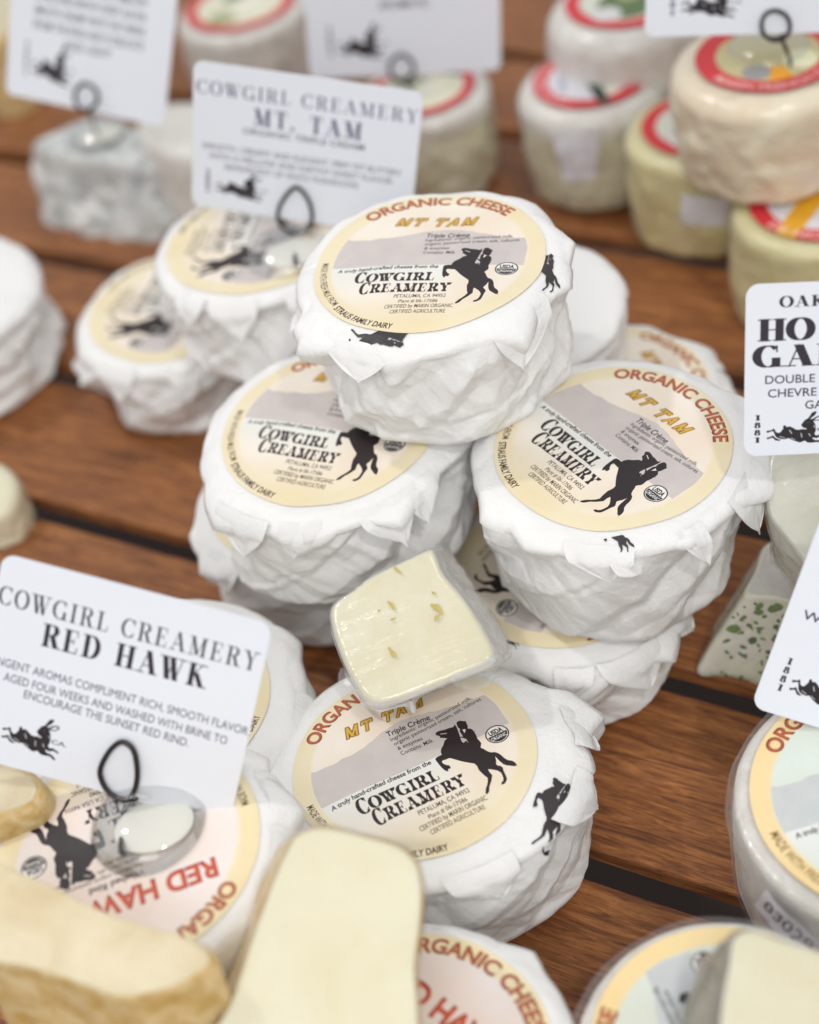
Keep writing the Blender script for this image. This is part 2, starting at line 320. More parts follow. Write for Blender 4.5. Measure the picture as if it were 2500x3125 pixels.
RAB=[(0.14,0.178),(0.145,0.182),(0.167,0.185),(0.176,0.194),(0.183,0.186),(0.188,0.172),(0.2,0.166),(0.211,0.17),(0.224,0.192),(0.223,0.203),(0.228,0.211),(0.237,0.207),(0.24,0.199),(0.256,0.203),(0.272,0.194),(0.286,0.183),(0.301,0.18),(0.32,0.184),(0.34,0.18),(0.337,0.188),(0.324,0.191),(0.313,0.205),(0.314,0.212),(0.322,0.224),(0.33,0.237),(0.346,0.246),(0.354,0.259),(0.363,0.276),(0.375,0.285),(0.386,0.285),(0.388,0.279),(0.38,0.264),(0.365,0.25),(0.356,0.243),(0.368,0.241),(0.384,0.253),(0.403,0.26),(0.416,0.26),(0.421,0.252),(0.415,0.241),(0.399,0.231),(0.378,0.229),(0.371,0.23),(0.381,0.213),(0.386,0.19),(0.386,0.168),(0.379,0.153),(0.388,0.142),(0.406,0.147),(0.425,0.139),(0.437,0.134),(0.436,0.126),(0.421,0.131),(0.406,0.134),(0.392,0.126),(0.377,0.129),(0.369,0.131),(0.372,0.123),(0.384,0.115),(0.401,0.115),(0.412,0.109),(0.427,0.097),(0.424,0.09),(0.417,0.091),(0.399,0.103),(0.376,0.101),(0.359,0.1),(0.346,0.103),(0.332,0.114),(0.309,0.104),(0.294,0.11),(0.273,0.119),(0.251,0.133),(0.237,0.128),(0.217,0.129),(0.197,0.136),(0.186,0.148),(0.178,0.17),(0.174,0.179),(0.159,0.175),(0.146,0.169)]
RAB2=[(0.142,0.141),(0.163,0.146),(0.17,0.153),(0.177,0.15),(0.186,0.138),(0.2,0.129),(0.215,0.124),(0.204,0.119),(0.186,0.123),(0.176,0.135),(0.171,0.14),(0.157,0.134),(0.145,0.132)]
RABH=[(0.377,0.236),(0.387,0.246),(0.404,0.254),(0.414,0.251),(0.406,0.24),(0.389,0.234)]
BK = (50, 42, 44)
def label_canvas(name, kind):
    pal = {'gold': dict(ring=(231, 218, 184), inner=(235, 224, 209), band=(202, 194, 191), title=(214, 170, 66), low=(232, 222, 206)),
           'red': dict(ring=(234, 218, 176), inner=(236, 224, 218), band=(236, 224, 218), title=(214, 92, 58), low=(236, 224, 218)),
           'green': dict(ring=(238, 213, 160), inner=(214, 221, 211), band=(198, 202, 202), title=(90, 110, 90), low=(220, 222, 208))}[kind]
    c = Canvas(name, 1024, 1024, (-1, 1), (-1, 1), pal['ring'])
    X, Y = np.meshgrid(c.xs, c.ys); rr = np.hypot(X, Y)
    n = fbm(X*2.2+9, Y*2.2+4, 3)[..., None]; n2 = fbm(X*5, Y*5, 8)[..., None]
    c.A += n*np.array([3, 9, 20])*1.6
    inner = np.array(pal['inner'], np.float32)+n*np.array([6, 14, 22])*1.8
    k = np.clip((.865-rr)/.04, 0, 1)[..., None]
    if kind != 'green': k = k*np.clip(.55+.45*np.sign(.9)-np.clip(-Y-.45, 0, .5)[..., None]*2.2, 0, 1)
    c.A = c.A*(1-k)+inner*k; c.A = c.A.astype(np.float32)
    if kind != 'red':
        top = .40+.055*np.sin(X*5+1.2)+.05*np.sin(X*2.1)+fbm(X*4, Y*0+2, 5)*.09-.14*np.clip(X-.1, 0, 1)
        bot = -.075-.0*X
        inb = (Y < top) & (Y > bot+.09*np.clip(-X-.2, 0, .2)*0) & (rr < .845) & (X < .83)
        bc = np.array(pal['band'], np.float32)+n2*np.array([22, 20, 16]); c.A[inb] = bc[inb]
        wb = (Y < bot) & (Y > -.42) & (rr < .845) & (X < .2); w = np.clip((bot-Y)/.4, 0, 1)[..., None]
        wc = np.array([228, 230, 226])*(1-w)+c.A*w; c.A[wb] = wc[wb]
    T = lambda *a, **k_: c.text(*a, **k_)
    red = (150, 78, 52)
    T("ORGANIC CHEESE", 0, 0, 0, 0, .125, (118, 52, 40), bold=.045, arcinfo=(.905, 138, 47))
    T("ORGANIC CHEESE", 0, 0, 0, 0, .110, (186, 96, 66), bold=.008, arcinfo=(.905, 137.6, 47.4))
    if kind == 'green': T("MADE WITH FRESH, LOCAL ORGANIC MILK", 0, 0, 0, 0, .072, (118, 88, 40), bold=.01, arcinfo=(.905, 183, 262))
    else:
        T("MADE WITH FRESH MILK FROM", 0, 0, 0, 0, .062, (70, 50, 36), bold=.005, arcinfo=(.915, 180, 222))
        T("STRAUS FAMILY DAIRY", 0, 0, 0, 0, .066, (62, 40, 32), bold=.03, arcinfo=(.93, 224, 262))
    if kind == 'gold':
        for tk, cl, d in ((.30, (112, 78, 36), 0), (.17, pal['title'], 0)):
            P_, w_ = serif_polys("MT TAM", tk, tk, track=.16, slab=-tk*.5)
            for p in P_:
                q = p.copy(); e = 0 if tk > .2 else .028; q[:, 1] = q[:, 1]*(1-2*e)+e; q[:, 0] += .28*q[:, 1]; c.poly(np.stack([-.40+q[:, 0]*.72/w_, .50+q[:, 1]*.112], 1), cl)
        T("Triple Crème", -.09, .335, .30, .325, .062, BK, bold=.025, slant=.1)
        T("Ingredients: organic pasteurized milk,", -.08, .272, .685, .315, .042, BK, bold=.004)
        T("organic pasteurized cream, salt, cultures", -.075, .214, .745, .262, .042, BK, bold=.004)
        T("& enzymes", -.07, .154, .15, .15, .042, BK, bold=.004); T("Contains: Milk", -.068, .09, .215, .08, .046, BK, bold=.004)
    elif kind == 'red':
        T("RED HAWK", -.60, .352, .52, .352, .165, (150, 50, 36), bold=.05)
        T("RED HAWK", -.592, .36, .512, .36, .15, pal['title'], bold=.0)
        T("Washed Rind", -.09, .235, .33, .235, .06, (62, 48, 50), bold=.03)
        for i, s in enumerate(("Ingredients: organic pasteurized milk,", "organic cream, salt, cultures & enzymes", "Contains: Milk")):
            T(s, -.08, .17-.06*i, (.62, .60, .2)[i], .17-.06*i, .042, (78, 62, 64), bold=.006)
    else:
        T("Wine Dipped", -.09, .335, .30, .325, .06, BK, bold=.025)
        for i, s in enumerate(("Ingredients: organic pasteurized milk,", "organic cream, salt, wine, cultures", "& enzymes")):
            T(s, -.08, .27-.06*i, (.66, .60, .2)[i], .27-.06*i, .044, BK, bold=.008)
    T("A truly hand-crafted cheese from the", -.78, -.148, .105, -.12, .048, BK, bold=.03, slant=.1, wave=.012)
    dk = (44, 36, 38)
    c.serif("COWGIRL", -.595, -.30, .10, .118, dk, thick=.27, thin=.06, fat=True, caps0=1.35, track=.1)
    c.serif("CREAMERY", -.52, -.462, .262, .122, dk, thick=.27, thin=.06, fat=True, caps0=1.35, track=.1)
    lines = [("PETALUMA, CA 94952", -.197, -.545, .245, .05), ("Plant # 06-17586", -.143, -.615, .19, .045), ("CERTIFIED by MARIN ORGANIC", -.25, -.685, .33, .05), ("CERTIFIED AGRICULTURE", -.19, -.757, .278, .05)]
    if kind == 'red': lines = [("POINT REYES STATION, CA USA 94956", -.45, -.545, .40, .045), ("Plant # 06-00040", -.143, -.615, .19, .045)]+lines[2:]
    for s, x0, y, x1, h in lines: T(s, x0, y, x1, y, h, (66, 52, 50), bold=.004)
    c.poly(HORSE, dk); c.poly(RIDER, dk); c.poly(HOLE, (225, 218, 210)); c.poly([(.295, .122), (.345, .098), (.346, .106), (.297, .128)], (225, 218, 210))
    cx, cy, r = .693, -.13, .098
    c.circle(cx, cy, r, dk); c.circle(cx, cy, r*.90, (232, 230, 226))
    c.poly([(cx+r*.84*math.cos(t), cy+r*.84*math.sin(t)) for t in np.linspace(math.pi, 2*math.pi, 40)], dk)
    T("USDA", cx-.06, cy+.008, cx+.06, cy+.008, .052, dk, bold=.05); T("ORGANIC", cx-.068, cy-.052, cx+.068, cy-.052, .04, (228, 226, 222), bold=.03)
    return c.image()
IM_GOLD = label_canvas("gold_label", 'gold'); IM_RED = label_canvas("red_label", 'red'); IM_GREEN = label_canvas("green_label", 'green')
LAB = {'gold': print_mat("printed_gold_label", IM_GOLD), 'red': print_mat("printed_red_label", IM_RED), 'green': print_mat("printed_green_label", IM_GREEN)}
# ------------------------------------------------------------------ table of slats
def wood_mat():
    t = NT("oiled_wood"); info = t.n('ShaderNodeObjectInfo'); c = t.n('ShaderNodeTexCoord'); ad = t.n('ShaderNodeVectorMath', operation='ADD')
    mu = t.n('ShaderNodeMath', operation='MULTIPLY'); mu.inputs[1].default_value = 7; t.l(info.outputs['Random'], mu.inputs[0])
    t.l(c.outputs['Object'], ad.inputs[0]); t.l(mu.outputs[0], ad.inputs[1])
    mp = t.n('ShaderNodeMapping'); mp.inputs['Scale'].default_value = (1, 11, 11); t.l(ad.outputs[0], mp.inputs[0]); v = mp.outputs[0]
    g = t.noise(v, 26, 7, .66, 1.6); g2 = t.noise(v, 150, 3, .7, .6)
    mp2 = t.n('ShaderNodeMapping'); mp2.inputs['Scale'].default_value = (1, 2.2, 2); t.l(ad.outputs[0], mp2.inputs[0]); big = t.noise(mp2.outputs[0], 9, 3, .6, .8)
    col = t.ramp(g, [(.26, srgb(78, 48, 31)), (.42, srgb(126, 80, 49)), (.58, srgb(166, 111, 66)), (.74, srgb(198, 142, 88))])
    pores = t.ramp(g2, [(.36, (.58, .53, .5, 1)), (.5, (1, 1, 1, 1))]); bt = t.ramp(big, [(.3, (.72, .66, .62, 1)), (.7, (1.18, 1.1, 1.0, 1))])
    m1 = t.n('ShaderNodeMixRGB', blend_type='MULTIPLY'); m1.inputs[0].default_value = .8; t.l(col, m1.inputs[1]); t.l(pores, m1.inputs[2])
    m2 = t.n('ShaderNodeMixRGB', blend_type='MULTIPLY'); m2.inputs[0].default_value = .9; t.l(m1.outputs[0], m2.inputs[1]); t.l(bt, m2.inputs[2])
    t.l(m2.outputs[0], t.b.inputs['Base Color']); t.b.inputs['Roughness'].default_value = .5; t.b.inputs['Specular IOR Level'].default_value = .35
    t.bump(g2, .45, .0008); return t.m
WOOD = wood_mat()
ROT = math.radians(-35.5)
def build_table():
    t = thing("display_table", "reddish brown slatted wooden display table under all the cheeses", "table")
    W, TH, r = .0738, .007, .0012
    L = 2.6
    y0, y1 = 0, W; prof = [(y0, -TH), (y0, -r), (y0+.35*r, -.35*r), (y0+r, 0), (y1-r, 0), (y1-.35*r, -.35*r), (y1, -r), (y1, -TH)]
    V = [(x, y, z) for x in (-L/2, L/2) for y, z in prof]; n = len(prof)
    F = [[i, (i+1) % n, n+(i+1) % n, n+i] for i in range(n)]+[list(range(n))[::-1], [n+i for i in range(n)]]
    me = None
    for k in range(-4, 14):
        off = .2590+.0855*k                                      # distance of this slat's near edge from the camera's foot
        px = -math.sin(ROT)*off; py = math.cos(ROT)*off; cx = .05 - .1*0
        x = px+math.cos(ROT)*(-.1); y = py+math.sin(ROT)*(-.1)
        if me is None:
            me = bpy.data.meshes.new("plank"); me.from_pydata(V, [], F); me.materials.append(WOOD)
        o = link(bpy.data.objects.new("plank", me), t); sh = random.uniform(-.05, .05); o.location = (x+math.cos(ROT)*sh, y+math.sin(ROT)*sh, random.uniform(-.0008, 0)); o.rotation_euler = (0, 0, ROT)
    for s in (-.72, .62):                                   # cross battens that carry the slats
        V2 = [(s+dx, y, z) for dx in (-.02, .02) for y, z in ((-.2, -.05), (-.2, -.0085), (1.5, -.0085), (1.5, -.05))]
        mesh("batten", [(math.cos(ROT)*a-math.sin(ROT)*b, math.sin(ROT)*a+math.cos(ROT)*b, z) for a, b, z in V2], [[0, 1, 2, 3], [7, 6, 5, 4], [0, 4, 5, 1], [1, 5, 6, 2], [2, 6, 7, 3], [3, 7, 4, 0]], WOOD, t, smooth=False)
build_table()
fl = mesh("floor", [(-4, -4, -.35), (4, -4, -.35), (4, 5, -.35), (-4, 5, -.35)], [[0, 1, 2, 3]], plain("dark_floor", (.13, .10, .095, 1), .8), None, False); fl['kind'] = 'structure'
# ------------------------------------------------------------------ paper wrapped wheels
def frame(n, ang):
    n = unit(n); a = math.radians(ang); ex = np.array([math.cos(a), math.sin(a), 0]); ex = unit(ex-n*(ex@n)); return ex, np.cross(n, ex), n
def top_relief(x, y, seed, R, amt):
    r = np.hypot(x, y)/R
    return (fbm(x*34+7, y*34+3, seed, 2)*.0028+(crease(x*36+40, y*36+40, seed+9)-.3)*.0009*np.clip(r*1.5-.2, .15, 1.3))*amt-.0016*np.clip(r-.72, 0, 1)**2*12
def wheel(label, Cc, n, ang, R=.0475, H=.047, seed=1, kind='gold', labR=.041, flaps=(), amp=.0022, topamt=1.0, taper=.07, group=None, detail=1.0, lab=True, rimamp=.003, sq=(11, 3), bulges=(), pleats=()):
    Cc = np.array(Cc, float); ex, ey, nz = frame(n, ang); base = Cc-nz*H
    t = thing("wrapped_cheese", label, "cheese", tuple(base), group)
    NT_ = int(440*detail); th = np.linspace(0, 2*math.pi, NT_, endpoint=False)
    # flap directions are given in world degrees; theta is measured from ex
    thw = np.degrees(th)+ang
    flare = np.zeros(NT_); droop = np.zeros(NT_)
    for (a, w, A, d) in flaps:
        q = (thw-a+180) % 360-180; k = np.clip(1-np.abs(q)/w, 0, 1); sk = np.where(q > 0, k**.7, k**1.5)
        flare += A*sk; droop += d*sk
    u8 = th/(2*math.pi)
    jag = (crease(u8*23, u8*0+.5, seed+5, 23, 1.2)-crease(u8*14, u8*0+.9, seed+31, 14, 1.2))*rimamp*.45
    bul = np.zeros(NT_)
    for (a, w, A) in bulges:
        q = np.clip(np.abs((thw-a+180) % 360-180)/w, 0, 1); bul += A*np.cos(q*math.pi/2)**2
    Rr = R+np.clip(jag, -.0012, .01)+flare+bul; zr = -.0040-droop-np.abs(jag)*.3
    rings = []; nt = int(46*detail)
    ct, st = np.cos(th), np.sin(th)
    for i in range(1, nt+1):
        f = (i/nt)**.8; r = Rr*f if True else R*f
        # keep the label zone circular, let only the outer zone follow the rim
        rb = R*f; w0 = np.clip((f-.87)/.13, 0, 1); w = 1-np.sqrt(np.clip(1-w0**2, 0, 1)); w1 = w0**.8; r = rb*(1-w1)+Rr*f*w1
        x, y = r*ct, r*st; z = top_relief(x, y, seed, R, topamt)*(1-w)+(zr+top_relief(x, y, seed, R, topamt)*.5)*w
        z = z+(crease(u8*26+.3*f, f*9+0*u8, seed+500, 26, 1.3)-.3+.7*(crease(u8*13, f*5+0*u8, seed+520, 13, 1.5)-.3))*.0011*np.clip((f-.875)/.05, 0, 1)*np.clip((1.02-f)/.05, 0, 1)
        rings.append(np.stack([x, y, z], 1))
    ztop = rings[-1][:, 2]
    nu, nv = sq
    ns = int(96*detail)
    for i in range(1, ns+1):
        v = i/ns
        side = R*(1-.012-taper*v)
        fold_ = lambda n_: .75-np.sqrt((2*n_-1)**2+.006)*1.6
        n6 = max(7, int(nu*.62)); wp = 1.1*fbm(u8*7, v*1.6, seed+21, 3, 7); wq = .8*fbm(u8*9, v*2, seed+22, 3, 9)
        cr = .20*fold_(vnoise(u8*nu*1.0+1.6*v+wp, v*1.5+3+wq, seed+200, nu))+.09*fold_(vnoise(u8*nu*2-1.9*v+wp*2, v*2.6+7, seed+230, nu*2))
        cr = cr+1.6*crumple(u8*n6+1.1*v+wp*.4, v*nv*.7+wq*.35, seed+260, n6, 1.3)+.34*crumple(u8*n6*3-2.6*v+wp*.8, v*nv*1.3+.3+wq*.5, seed+360, n6*3, 1.2)
        cr2 = crease(u8*(nu*2)+0*v, v*1.1+.3, seed+300, nu*2, .8)-.3
        env = np.clip(v*6+.15, 0, 1)*np.clip((1.04-v)*5, .15, 1)
        r = side+bul+(cr*amp+cr2*amp*.4*(1-v))*env
        # the top sheet folds back under itself just below the rim
        hz = v*H
        pleat = np.clip(1-hz/(.010+.020*vnoise(u8*19, u8*0+.2, seed+71, 19)), 0, 1)
        r = r+np.clip(jag, -.001, .01)*pleat**.7*.9
        sk = .0022+.9*flare+.004*vnoise(u8*23, u8*0+.7, seed+73, 23)
        back = np.where(hz < sk, 1.0, np.clip(1-(hz-sk)/.0016, 0, 1)**2)*np.clip(flare/.0012, 0, 1)
        r = r+np.clip(flare-hz*.25, 0, .03)*back
        r = r+(R+bul+np.clip(jag, -.0012, .01)-r)*np.clip(1-hz/.0025, 0, 1)**2*(1-np.clip(flare/.0012, 0, 1))
        
        # folded skirt: short overhanging sheet that follows the rim for a few millimetres
        skirt = np.clip(1-v*H/.006, 0, 1)
        if v > .86: r = r-R*.10*((v-.86)/.14)**2
        z = ztop*(1-v)-H*v+0*r
        z = z-droop*.4*skirt
        rings.append(np.stack([r*ct, r*st, z], 1))
    rings.append(np.stack([rings[-1][:, 0]*.6, rings[-1][:, 1]*.6, rings[-1][:, 2]], 1))
    B = np.stack([ex, ey, nz]); tow = lambda P: Cc+P@B
    Rg = [tow(r) for r in rings]
    wr = loft_part("paper_wrapper", Rg, 0, len(Rg), PAPER, t, True, True)
    for (a, w, drop, out, skew) in pleats:                       # corners of the sheet folded down over the rim
        na, nb = 22, 16; A_, B_ = np.meshgrid(np.linspace(-1, 1, na), np.linspace(0, 1, nb)); q = math.radians(a-ang)
        wr_ = math.radians(w); T_ = q+wr_*A_*(1-B_**1.3*.93)+math.radians(skew)*B_
        bl = np.interp(np.mod(T_, 2*math.pi), np.append(th, 2*math.pi), np.append(bul, bul[0]))
        rr = R+bl-.0030+.0050*np.clip(B_*4, 0, 1)**.6+out*B_**1.3+.0010*(crease(A_*1.6+a, B_*1.6+a, seed+900)-.3)
        zz = -.0016-.0018*np.clip(B_*4, 0, 1)-drop*B_*(1-.15*np.abs(A_))
        P_ = np.stack([rr*np.cos(T_), rr*np.sin(T_), zz], -1).reshape(-1, 3); Q_ = P_*np.array([.996, .996, 1])-np.array([0, 0, .0002])
        Fp = grid_faces(nb, na, False).tolist(); k_ = nb*na
        mesh("paper_fold", tow(np.vstack([P_, Q_])), Fp+[[i+k_ for i in f][::-1] for f in Fp], PAPER, t)
    if lab:
        m = 84; q = np.linspace(0, 2*math.pi, m, endpoint=False); V = [(0, 0)]; 
        rs = np.linspace(0, 1, 30)[1:]
        for f in rs:
            for a in q: V.append((f*labR*math.cos(a), f*labR*math.sin(a)))
        V = np.array(V); z = top_relief(V[:, 0], V[:, 1], seed, R, topamt)
        # same height as the paper below, which is resampled: keep a small clearance
        P = tow(np.column_stack([V, z+.00042])); F = [[0, 1+j, 1+(j+1) % m] for j in range(m)]
        F += (grid_faces(len(rs), m)+1)[:, ::-1][:, ::-1].tolist()
        mesh("round_label", P, F, LAB[kind], t, True, uv=V/labR*.5+.5)
    return t, wr, Rg
def decal(host_parts, px, py, size, rot, parent, poly_sets=(HORSE, RIDER), holes=(HOLE,), mat=INK, name="printed_horse", res=84, clip=None, mirror=False, sx=1.0):
    """lay a printed figure on a creased sheet along that sheet's own normal"""
    V = []; F = []
    for o in host_parts:
        b = len(V); L = Vector(o.parent.location) if o.parent else Vector((0, 0, 0)); V += [v.co+L for v in o.data.vertices]; F += [[b+i for i in p.vertices] for p in o.data.polygons]
    bvh = BVHTree.FromPolygons(V, F); d = Vector(ray(px, py)).normalized(); hit, nrm, idx, dist = bvh.ray_cast(Vector(CAMP), d)
    if hit is None: return
    # average the normal round the spot
    acc = Vector((0, 0, 0)); 
    for a in range(0, 360, 40):
        s = size*.3; e = Vector(M3@np.array([math.cos(math.radians(a))*s, math.sin(math.radians(a))*s, 0])); h2 = bvh.find_nearest(hit+e)
        if h2[1] is not None:
            nn = h2[1] if h2[1].dot(d) < 0 else -h2[1]; acc += nn
    n = acc.normalized(); right = Vector(M3@np.array([math.cos(math.radians(rot)), math.sin(math.radians(rot)), 0])); ex = (right-n*right.dot(n)).normalized(); ey = n.cross(ex)
    P = np.concatenate([np.array(p) for p in poly_sets]); c = (P.min(0)+P.max(0))/2; S = size/max(P.max(0)-P.min(0))
    lo, hi = P.min(0), P.max(0)
    nx = res; ny = int(res*(hi[1]-lo[1])/(hi[0]-lo[0])); gx = np.linspace(lo[0], hi[0], nx+1); gy = np.linspace(lo[1], hi[1], ny+1)
    X, Y = np.meshgrid((gx[1:]+gx[:-1])/2, (gy[1:]+gy[:-1])/2)
    def inside(poly):
        ins = np.zeros(X.shape, bool); p = np.array(poly)
        for i in range(len(p)):
            a, b = p[i], p[(i+1) % len(p)]
            if a[1] == b[1]: continue
            ins ^= ((a[1] > Y) != (b[1] > Y)) & (X < (b[0]-a[0])*(Y-a[1])/(b[1]-a[1])+a[0])
        return ins
    m = np.zeros(X.shape, bool)
    for p in poly_sets: m |= inside(p)
    for p in holes: m &= ~inside(p)
    if clip: m &= clip(X, Y)
    ids = {}; VV = []; FF = []; bad = set()
    def vid(i, j):
        if (i, j) not in ids:
            x = (gx[i]-c[0])*S*sx*(-1 if mirror else 1); y = (gy[j]-c[1])*S; o = hit+ex*x+ey*y+n*.02; h = bvh.ray_cast(o, -n, .05)
            if h[0] is None: VV.append(hit+ex*x+ey*y); bad.add(len(VV)-1)
            else: VV.append(h[0]+n*.0004)
            ids[(i, j)] = len(VV)-1
        return ids[(i, j)]
    for j, i in zip(*np.nonzero(m)):
        q = [vid(i, j), vid(i+1, j), vid(i+1, j+1), vid(i, j+1)]
        if any(k in bad for k in q): continue
        z = [(VV[k]-hit).dot(n) for k in q]
        if max(z)-min(z) > .0022: continue
        FF.append(q)
    if FF: mesh(name, [tuple(v) for v in VV], FF, mat, parent)
def fold(pts, offs, parent, name="paper_fold", mat=None, th=.00025, host=None):
    """a stiff folded corner of paper: pixel outline, each corner at its own camera distance"""
    P = np.array([CAMP+ray(px, py)*d for px, py, d in pts]); c = P.mean(0); n = unit(np.cross(P[1]-P[0], P[2]-P[0])); 
    if n@(CAMP-c) < 0: n = -n
    m = len(P); rows = []; k = 7
    for i in range(m):
        pass
    V = []; 
    ring = [np.array([c+(p-c)*f for p in spline(P, 5, True)*1.0]) for f in np.linspace(.02, 1, k)]
    for i, r in enumerate(ring):
        V.append(r+n*(crease(r[:, 0]*160+30, r[:, 1]*160+30, 3)-.3)[:, None]*.0009)
    top = V; bot = [v-n*th for v in V[::-1]]
    return loft_part(name, top+bot, 0, 2*k, mat or PAPER, parent, True, True)
def bvh_of(parts):
    V = []; F = []
    for o in parts:
        b = len(V); L = Vector(o.parent.location) if o.parent else Vector((0, 0, 0)); V += [v.co+L for v in o.data.vertices]; F += [[b+i for i in p.vertices] for p in o.data.polygons]
    return BVHTree.FromPolygons(V, F)
def sticker(parts, corners, mat, parent, name="price_sticker", n=14, lift=.0006):
    """a small printed label pressed onto a curved side; corners: TL, TR, BR, BL as pixels"""
    b = bvh_of(parts); P = []
    for px, py in corners:
        h = b.ray_cast(Vector(CAMP), Vector(ray(px, py)).normalized()); P.append(np.array(h[0]) if h[0] is not None else None)
    if any(p is None for p in P): print("sticker miss", name, corners); return
    V = []; uv = []
    for j in range(n+1):
        for i in range(n+1):
            a, c = i/n, j/n; p = (P[0]*(1-a)+P[1]*a)*(1-c)+(P[3]*(1-a)+P[2]*a)*c
            h = b.find_nearest(Vector(p)); nn = h[1]; nn = nn if nn.dot(Vector(CAMP)-h[0]) > 0 else -nn
            V.append(np.array(h[0]+nn*lift)); uv.append((a, 1-c))
    return mesh(name, V, grid_faces(n+1, n+1, False), mat, parent, True, uv=np.array(uv))
def slab(label, cat, poly, P0, n, dvec, rb=.004, face=PASTE, rind=RIND_W, name="cheese_wedge", bump=.0004, sideamp=.0012, taper=1.0, film=True, seed=3, N=220, group=None, rim=.0, eyes=(), smooth=5, filmmat=None, facename="cut_face"):
    n = unit(n); Pc = at(*P0); pts = np.array([on_plane(px, py, Pc, n) for px, py in poly]); c = pts.mean(0)
    ex = unit(np.cross([0, 1, 0], n)) if abs(n[1]) < .9 else unit(np.cross([1, 0, 0], n)); ey = np.cross(n, ex)
    q = spline(np.stack([(pts-c)@ex, (pts-c)@ey], 1), smooth, True)
    d = np.r_[0, np.cumsum(np.hypot(*np.diff(np.vstack([q, q[:1]]), axis=0).T))]; s = np.linspace(0, d[-1], N, endpoint=False); qq = np.vstack([q, q[:1]])
    q = np.stack([np.interp(s, d, qq[:, 0]), np.interp(s, d, qq[:, 1])], 1); rad = np.hypot(q[:, 0], q[:, 1]).mean()
    t = thing(name, label, cat, tuple(c+np.array(dvec)), group); dv = np.array(dvec, float)
    def build(off):
        R = []
        for f in np.linspace(.03, 1-rb/rad, 34):
            z = bump*(fbm(q[:, 0]*f*55+9, q[:, 1]*f*55, seed, 4)*2)
            R.append(c+(q[:, :1]*f)*ex+(q[:, 1:]*f)*ey+(z+off*.8)[:, None]*n)
        zend = bump*(fbm(q[:, 0]*55+9, q[:, 1]*55, seed, 4)*2)
        for a in np.linspace(0, math.pi/2, 7)[1:]:
            f = 1-rb/rad+rb/rad*math.sin(a); R.append(c+(q*f)[:, :1]*ex+(q*f)[:, 1:]*ey+((zend+off)-(rb)*(1-math.cos(a)))[:, None]*n)
        L = s/d[-1]; fstart = len(R)
        for v in np.linspace(0, 1, 40)[1:]:
            f = 1+(taper-1)*v; am = (crumple(L*14, v*2.5+0*L, seed+40, 14)*sideamp+fbm(L*60, v*9+0*L, seed+8, 3, 60)*sideamp*1.2)*min(1, v*5)+off
            k = q/np.hypot(q[:, 0], q[:, 1])[:, None]
            if v > .88: am = am-rb*((v-.88)/.12)**2
            p = q*f+k*am[:, None]; R.append(c+p[:, :1]*ex+p[:, 1:]*ey+((zend*(1-v))-rb*(1-v*.0))[:, None]*n+dv*v)
        return R, fstart
    R, fs = build(0.0); cut = int(34+rim)
    a = loft_part(facename, R, 0, cut, face, t, True, False); b_ = loft_part("rind", R, cut-1, len(R), rind, t, False, True)
    for (px, py, L, w, rot) in eyes:
        p = on_plane(px, py, Pc+n*.0003, n); e1 = math.cos(rot)*ex+math.sin(rot)*ey; e2 = np.cross(n, e1); V = [p+n*.0006]; m = 14
        for k in range(m):
            aa = 2*math.pi*k/m; rr = 1+.25*math.sin(3*aa+px); V.append(p+e1*L*rr*math.cos(aa)*abs(math.cos(aa))**.3+e2*w*rr*math.sin(aa)+n*.0008)
        mesh("hole", V, [[0, 1+k, 1+(k+1) % m] for k in range(m)], EYE, a if False else t)
    if film:
        R2, _ = build(.0009); loft_part("clear_film", R2, 0, len(R2)-3, filmmat or FILM, t, True, False)
    return t, a, b_, R
EYE = plain("olive_hole", srgb(188, 172, 96), .35)
# ================================================================== the wrapped wheels
PILE = "paper wrapped wheels with yellow edged round labels"
CC = lambda px, py, z: tuple(at(px, py, z))
tA, wA, RA = wheel("topmost paper wrapped wheel crowning the central pile, its round label fully visible", (.026, .4423, .1498), (.004, .004, 1), -20, R=.0486, H=.0525, seed=11, pleats=[(228, 17, .009, .0045, 5), (302, 16, .015, .0035, -8)], group=PILE,
    flaps=[(205, 17, .0085, .003), (196, 6, .003, 0), (243, 14, .004, .002), (296, 12, .0060, .003), (330, 12, .003, .001), (355, 14, .003, -.001), (30, 20, .003, 0)], amp=.0030, taper=.09, rimamp=.0018, sq=(20, 2))
tB, wB, RB = wheel("wrapped wheel left in the second layer, its label partly shaded by the topmost wheel", (-.0214, .4313, .0966), (-.036, -.036, .999), -31.2, R=.0500, H=.050, seed=23, pleats=[(222, 14, .012, .003, 4), (250, 9, .010, .002, -4), (285, 12, .015, .004, 3), (303, 9, .012, .003, -4)], group=PILE,
    flaps=[(212, 22, .005, .003), (248, 16, .0035, .004), (288, 14, .0065, .003), (306, 9, .003, .003), (335, 18, .004, 0)], amp=.0056, taper=.02, rimamp=.0030, sq=(12, 1), bulges=[(215, 60, .003)])
tD, wD, RD = wheel("wrapped wheel at the right of the second layer, lettering slanting down to the right", (.0735, .3855, .0975), (.031, -.017, .999), -63.6, R=.0500, H=.0605, seed=37, pleats=[(250, 14, .010, .001, 5), (288, 6, .012, .0025, 3), (325, 16, .018, .003, -6)], group=PILE,
    flaps=[(200, 12, .004, .001), (222, 14, .003, .001), (330, 22, .0085, .004), (352, 14, .006, .002), (10, 14, .007, 0), (285, 10, .002, .001)], amp=.0040, taper=.13, rimamp=.0016, sq=(9, 1))
